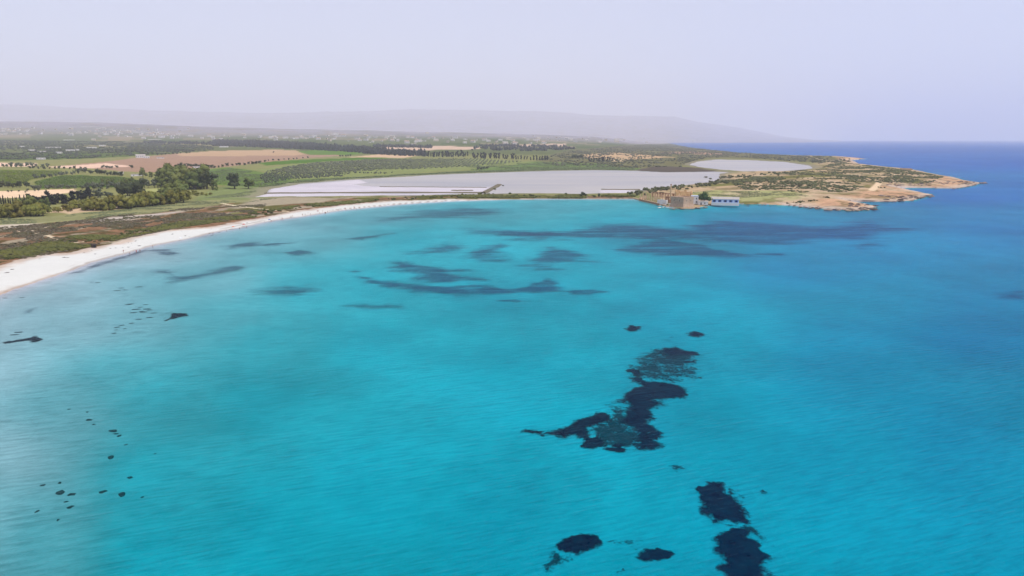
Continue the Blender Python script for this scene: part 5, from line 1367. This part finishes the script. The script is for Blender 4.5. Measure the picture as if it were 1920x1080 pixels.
# ------------------------------------------------------------------ farms and houses inland
def farm_house(px, py, w, d, h, label, group=None, flat=False, rot=0.0, wmat=None, rmat=None, cat="house", name="farmhouse", wins=4):
    x, y, z, rz = site(px, py)
    e = empty(name, (x, y, z - 0.3), rz + rot)
    tag(e, label, cat, group)
    m = MB(); m.box(-w / 2, w / 2, -d / 2, d / 2, 0, h); part(m, "wall", wmat or M_WHITE, e)
    m = MB()
    if flat: m.box(-w / 2 - 0.3, w / 2 + 0.3, -d / 2 - 0.3, d / 2 + 0.3, h, h + 0.5)
    else: m.gable(-w / 2, w / 2, -d / 2, d / 2, h, h + d * 0.22, 0, 0.4)
    part(m, "roof", rmat or M_TILE, e)
    for k in range(wins):
        u = -w / 2 + w * (k + 0.5) / wins
        m = MB(); m.box(u - 0.7, u + 0.7, -d / 2 - 0.06, -d / 2 + 0.2, h * 0.35, h * 0.75); part(m, "window", M_DARK, e)
    return e
farm_house(264, 296, 26, 14, 7.5, "white two-storey farmhouse at the head of the pink field", wins=5)
farm_house(275, 296.5, 16, 10, 5, "lower white wing right of the farmhouse by the pink field", wins=3)
farm_house(301, 297, 20, 6, 3, "low white shed right of the white farmhouse", flat=True, wins=2)
farm_house(341, 324, 9, 8, 7.5, "peach-coloured old house half hidden by the grove's tall trees", wmat=M_OCHRE, rmat=M_REDTILE, wins=2)
farm_house(375, 315, 26, 5, 3.2, "long low white shed in the hedge right of the pink field", flat=True, wins=3)
farm_house(256, 330, 16, 5, 3.0, "low pale shed behind the grove's left half", flat=True, wins=2)
farm_house(227, 326, 8, 5, 3.0, "small white hut in the hedge above the right vineyard", flat=True, wins=1)
farm_house(77, 299, 22, 9, 5, "white shed on the near edge of the far left orchards", flat=True, wins=3)
for (px, py, w, lab) in ((42, 276, 22, "pale farm in the left orchards, nearest the left edge"), (60, 283, 24, "low white farm in the orchards, left of the longer one"), (79, 286, 28, "long white farm building in the far left orchards"), (132, 283, 32, "bright white farm block in the middle of the left orchards"),
                         (111, 287.5, 20, "small white farm just below the bright block"), (100, 278, 60, "long thin white greenhouse row in the left orchards"), (172, 278, 40, "flat white greenhouse right of the left orchards' farms"), (192, 274, 30, "pale farm roofs at the right of the left orchards"), (145, 282, 14, "small white hut beside the bright farm block"),
                         (420, 276, 40, "tan farm building at the left tip of the pine wood")):
    farm_house(px, py, w, 14, 6, lab, flat=True, wins=3)
HOUSE_MATS = [M_WHITE, simple_mat("cream_plaster", lin(226, 208, 184) * 0.85, 0.06), simple_mat("rose_plaster", lin(212, 180, 160) * 0.85, 0.06)]
HOUSES = []
for i in range(6):
    m = MB(); w, d, h = random.uniform(10, 26), random.uniform(8, 14), random.uniform(5, 9)
    m.box(-w / 2, w / 2, -d / 2, d / 2, -3, h, 0)
    if i % 2: m.gable(-w / 2, w / 2, -d / 2, d / 2, h, h + 3.2, 1, 0.5)
    else: m.box(-w / 2 - 0.3, w / 2 + 0.3, -d / 2 - 0.3, d / 2 + 0.3, h, h + 0.7, 1)
    for f in range(2):
        for k in range(4):
            u = -w / 2 + w * (k + 0.5) / 4; z0 = h * (0.18 + 0.45 * f)
            m.box(u - 0.8, u + 0.8, -d / 2 - 0.08, -d / 2 + 0.1, z0, z0 + h * 0.25, 2)
    HOUSES.append(m.mesh("house", [HOUSE_MATS[0 if i < 4 else 1], M_TILE if i != 3 else M_REDTILE, M_DARK]))
def far_house(px, py, label, group, s=1.0):
    x, y = at(px, py)
    if y > 20000: return
    o = link("house", random.choice(HOUSES))
    o.location = (x, y, gz(x, y)); o.rotation_euler = (0, 0, random.uniform(-0.5, 0.5)); o.scale = (s, s, s)
    tag(o, label, "house", group)
def town(n, cx, cy_, sx_, sy_, label, group, s=(0.8, 1.6)):
    for _ in range(n):
        far_house(min(max(random.gauss(cx, sx_), -40), 1300), cy_ + random.gauss(0, sy_), label, group, random.uniform(*s))
town(36, 45, 246, 45, 5, "pale house in the hazy hill town at the far left", "hill town at the far left", (0.9, 1.7))
town(40, 190, 250, 45, 4.5, "pale house on the hazy slope left of centre", "houses on the left slope", (0.9, 1.7))
town(34, 320, 254, 50, 3.5, "pale house in the haze above the pine wood", "houses above the pine wood", (1, 2.0))
town(34, 560, 258, 70, 2.5, "pale house beyond the dark pine wood", "houses beyond the pine wood", (1, 2.0))
town(44, 760, 262, 60, 4, "pale house in the scattered village beyond the tan fields", "village beyond the tan fields")
town(34, 950, 265, 50, 3.0, "pale house in the far village behind the lagoon", "far village behind the lagoon")
town(30, 1130, 262, 60, 2.5, "white house of the distant coastal town", "distant coastal town", (1.0, 2.0))
for (px, py, w) in ((170, 238, 150), (258, 248, 120), (290, 262, 90), (130, 263, 70)):
    x, y, z, rz = site(px, py)
    e = empty("greenhouse", (x, y, z - 1), rz)
    tag(e, {170: "broad white greenhouse field on the hazy hillside", 258: "long white roof in the middle of the hazy slope", 290: "bright white sheds at the foot of the hazy slope", 130: "white shed in front of the far left slope"}[px], "greenhouse")
    for k in range(4):
        m = MB(); m.box(-w / 2, w / 2, k * 22, k * 22 + 18, 0, 5); part(m, "bay", M_WHITE, e)
# pale mast-like houses along the distant shore
town(26, 1360, 264.6, 60, 0.5, "white house on the distant low shore across the water", "houses on the distant shore", (1.5, 3.0))

# ------------------------------------------------------------------ embankments of the salt pans
M_BANK = simple_mat("bank_earth", lin(134, 122, 92) * 0.7, 0.2, 0.3, obj_coords=False)
def bank(pts, w, h, label):
    ln = [Vector((*on_plane(p[0], p[1], 1.1), 0)) for p in pts]
    v = []; f = []
    for i, p in enumerate(ln):
        d = (ln[min(i + 1, len(ln) - 1)] - ln[max(i - 1, 0)]).normalized(); nrm = Vector((-d.y, d.x, 0))
        for (o_, zz) in ((-w, 0.6), (-w * 0.4, 1.0 + h), (w * 0.4, 1.0 + h * 1.1), (w, 0.6)):
            q = p + nrm * o_ * random.uniform(0.8, 1.2); v.append((q.x, q.y, zz))
    for i in range(len(ln) - 1):
        for j in range(3): f.append((i * 4 + j, i * 4 + j + 1, i * 4 + j + 5, i * 4 + j + 4))
    me_ = bpy.data.meshes.new("embankment"); me_.from_pydata(v, [], f); me_.update()
    tag(link("embankment", me_, M_BANK), label, "embankment")
def interp(p0, p1, n, wob=0.3):
    return [(p0[0] + (p1[0] - p0[0]) * k / n, p0[1] + (p1[1] - p0[1]) * k / n + random.uniform(-wob, wob)) for k in range(n + 1)]
bank(interp((496, 362.6), (700, 361.4), 14) + interp((715, 361), (905, 361.6), 12), 3.4, 0.9, "long low earth bank along the near side of the salt pans")
bank(interp((712, 350.2), (912, 351.8), 16, 0.15), 1.6, 0.6, "thin bank line crossing the white salt pans")
bank(interp((906, 362.5), (936, 346.5), 8), 5.0, 1.1, "short bank crossing the salt pan towards the lagoon")
bank(interp((848, 357.4), (886, 357.4), 4), 5.0, 0.8, "small green islet bank in the white salt")
bank(interp((1128, 355.2), (1200, 355.4), 6), 2.4, 0.7, "thin bank behind the small white salt patch")
bush_line([(908, 361), (922, 353), (934, 346)], 14, 2.5, 2.2, SCRUB, "dark bush on the short bank crossing the salt pan", "bushes on the short bank", 0.8, "scrub_bush")
bush_line([(905, 364), (1000, 365)], 14, 4, 2.2, DUNE, "green bush on the near shore of the long lagoon", "bushes on the lagoon's near shore")

# ------------------------------------------------------------------ people, parasols and a hut on the beach
def skin_person(seed, pose):
    """a standing or walking figure grown as one skin over its joints"""
    j = {'pel': (0, 0, .93), 'chest': (0, 0, 1.30), 'neck': (0, 0, 1.46), 'head': (0, -.02, 1.60), 'top': (0, -.01, 1.70)}
    st = 0.22 if pose == 'walk' else 0.04
    for s, n in ((-1, 'l'), (1, 'r')):
        j['hip' + n] = (.09 * s, 0, .90); j['knee' + n] = (.10 * s, st * s * .5 - .02, .49); j['ank' + n] = (.10 * s, st * s, .07); j['toe' + n] = (.11 * s, st * s - .17, .03)
        j['sho' + n] = (.19 * s, 0, 1.40); j['elb' + n] = (.25 * s, -st * s * .5 + .02, 1.13); j['wri' + n] = (.26 * s, -st * s - .06, .88); j['han' + n] = (.26 * s, -st * s - .08, .78)
    rad = {'pel': .15, 'chest': .15, 'neck': .06, 'head': .10, 'top': .07}
    for n in 'lr': rad.update({'hip' + n: .10, 'knee' + n: .06, 'ank' + n: .045, 'toe' + n: .035, 'sho' + n: .065, 'elb' + n: .045, 'wri' + n: .032, 'han' + n: .04})
    keys = list(j); ed = [('pel', 'chest'), ('chest', 'neck'), ('neck', 'head'), ('head', 'top')]
    for n in 'lr': ed += [('pel', 'hip' + n), ('hip' + n, 'knee' + n), ('knee' + n, 'ank' + n), ('ank' + n, 'toe' + n), ('chest', 'sho' + n), ('sho' + n, 'elb' + n), ('elb' + n, 'wri' + n), ('wri' + n, 'han' + n)]
    me_ = bpy.data.meshes.new("person_joints")
    me_.from_pydata([j[k] for k in keys], [(keys.index(a_), keys.index(b_)) for a_, b_ in ed], [])
    o = bpy.data.objects.new("person_joints", me_); col.objects.link(o)
    o.modifiers.new("skin", 'SKIN')
    for i, k in enumerate(keys):
        me_.skin_vertices[0].data[i].radius = (rad[k], rad[k] * (0.75 if k in ('pel', 'chest') else 1)); me_.skin_vertices[0].data[i].use_root = (k == 'pel')
    sub = o.modifiers.new("sub", 'SUBSURF'); sub.levels = 1; sub.render_levels = 1
    dg = bpy.context.evaluated_depsgraph_get()
    body_ = bpy.data.meshes.new_from_object(o.evaluated_get(dg))
    bpy.data.objects.remove(o); body_.name = "person"
    return body_
M_SKIN = simple_mat("skin", lin(188, 138, 108) * 0.8, 0.05, 2)
SUITS = [simple_mat("swimwear_%s" % n, c, 0.05, 2) for n, c in (("navy", (0.02, 0.03, 0.09)), ("red", (0.45, 0.05, 0.04)), ("black", (0.02, 0.02, 0.02)), ("white", (0.7, 0.7, 0.7)))]
PB = []
for i, (ps, su) in enumerate((('stand', 0), ('walk', 1), ('walk', 2), ('stand', 3), ('stand', 2))):
    b_ = skin_person(i, ps)
    b_.materials.clear(); b_.materials.append(M_SKIN); b_.materials.append(SUITS[su])
    for p in b_.polygons:
        c = p.center
        if 0.68 < c.z < 1.02 and abs(c.x) < 0.22 or (i in (1, 3) and 1.0 < c.z < 1.42 and abs(c.x) < 0.2): p.material_index = 1
    PB.append(b_)
PEOPLE = [(231, 468, 2, "person in black swimwear standing on the sand left of the narrow weed streak"), (243, 471, 0, "person in navy trunks at the waterline near the narrow weed streak"), (255, 467.5, 1, "person in red walking along the waterline at left"),
          (262, 466, 2, "person in black trunks walking just right of the one in red"), (286, 458.5, 0, "person in navy trunks beside the soft weed patch"), (399, 434, 4, "person in black standing at the middle of the left beach"), (424, 429, 3, "person in white top left of the orange parasol"),
          (449, 425, 0, "person in navy trunks right of the orange parasol"), (462, 422.5, 2, "person in black walking near the red parasol")]
for (px, py, k, lab) in PEOPLE:
    x, y = at(px, py); o = link("person", PB[k]); o.location = (x, y, gz(x, y)); o.rotation_euler = (0, 0, random.uniform(0, 6.28)); tag(o, lab, "person", "people on the beach")
for k, px in enumerate(sorted(488 + 190 * random.random() for _ in range(22))):
    py = float(np.interp(px, [480, 530, 580, 630, 680], [414, 406, 399, 392, 386.5])) + random.uniform(-1.5, 2.2)
    x, y = at(px, py); o = link("person", random.choice(PB)); o.location = (x, y, gz(x, y)); o.rotation_euler = (0, 0, random.uniform(0, 6.28))
    tag(o, "bather standing on the far beach below the salt flats, %s from left" % ORD[k], "person", "bathers on the far beach")
def parasol(px, py, c, label):
    x, y = at(px, py); e = empty("parasol", (x, y, gz(x, y) - 0.1), random.uniform(0, 6.28)); tag(e, label, "parasol", "parasols on the beach")
    m = MB(); m.ring([(0.03, 0), (0.025, 2.2)], 6); part(m, "pole", M_WHITE, e)
    m = MB(); m.ring([(1.05, 1.75), (1.06, 1.82), (0.6, 2.1), (0.04, 2.28)], 10); part(m, "canopy", simple_mat("parasol_cloth", c, 0.04, 1), e)
parasol(437, 424.5, (0.65, 0.16, 0.04), "orange parasol at the middle of the beach")
parasol(457, 420, (0.6, 0.06, 0.04), "red parasol right of the orange one")
parasol(339, 445.5, (0.8, 0.8, 0.8), "white parasol on the sand left of the orange one")
parasol(505, 411, (0.05, 0.10, 0.3), "navy parasol at the left of the far bathers")
parasol(548, 403.5, (0.75, 0.7, 0.6), "cream parasol amid the far bathers")
parasol(596, 396, (0.3, 0.05, 0.05), "dark red parasol at the right of the far bathers")
x, y, z, rz = site(176, 463)
hut = empty("wooden_hut", (x, y, z - 0.1), rz + 0.2)
tag(hut, "small dark wooden hut where the dune bushes meet the sand", "hut")
m = MB(); m.box(-1.1, 1.1, -0.9, 0.9, 0, 1.7); part(m, "wall", M_WOOD, hut)
m = MB(); m.gable(-1.1, 1.1, -0.9, 0.9, 1.7, 2.2, 0, 0.15); part(m, "roof", M_WOOD, hut)
m = MB(); m.box(-0.3, 0.4, -0.95, -0.85, 0, 1.5); part(m, "door", M_DARK, hut)
# drift weed and litter along the strand
CLOD = [stone_mesh(400 + i, 1, 0.35, 7) for i in range(3)]
for c_ in CLOD: c_.materials.append(simple_mat("dry_weed", (0.09, 0.07, 0.055), 0.2, 2))
for k in range(30):
    px = random.uniform(0, 470); py = float(np.interp(px, [0, 72, 155, 235, 312, 390, 480], [507, 484, 472, 455, 438, 429, 412])) + random.uniform(-3, 8)
    x, y = at(px, py); o = link("drift_weed", random.choice(CLOD)); r_ = random.uniform(0.25, 0.7)
    o.location = (x, y, gz(x, y)); o.scale = (r_ * 1.6, r_, r_ * 0.7); o.rotation_euler = (0, 0, random.uniform(0, 6.28)); tag(o, "small heap of dry drift weed on the left beach", "drift weed", "drift weed on the beach")
# haze: the air of a hot day, one even volume round everything
t = NT("haze_air")
pv = t.a("ShaderNodeVolumePrincipled")
pv.inputs["Color"].default_value = (*HAZE_COLOR, 1)
pv.inputs["Density"].default_value = HAZE_DENSITY
pv.inputs["Anisotropy"].default_value = 0.0
t.l(pv.outputs[0], t.out.inputs["Volume"])
mb = MB()
mb.box(-92000, 95000, -800, 40000, -60, 1700)
me = mb.mesh("haze", [t.mat])
tag(link("haze", me), "thin lavender summer haze over the bay and hills", kind='stuff')
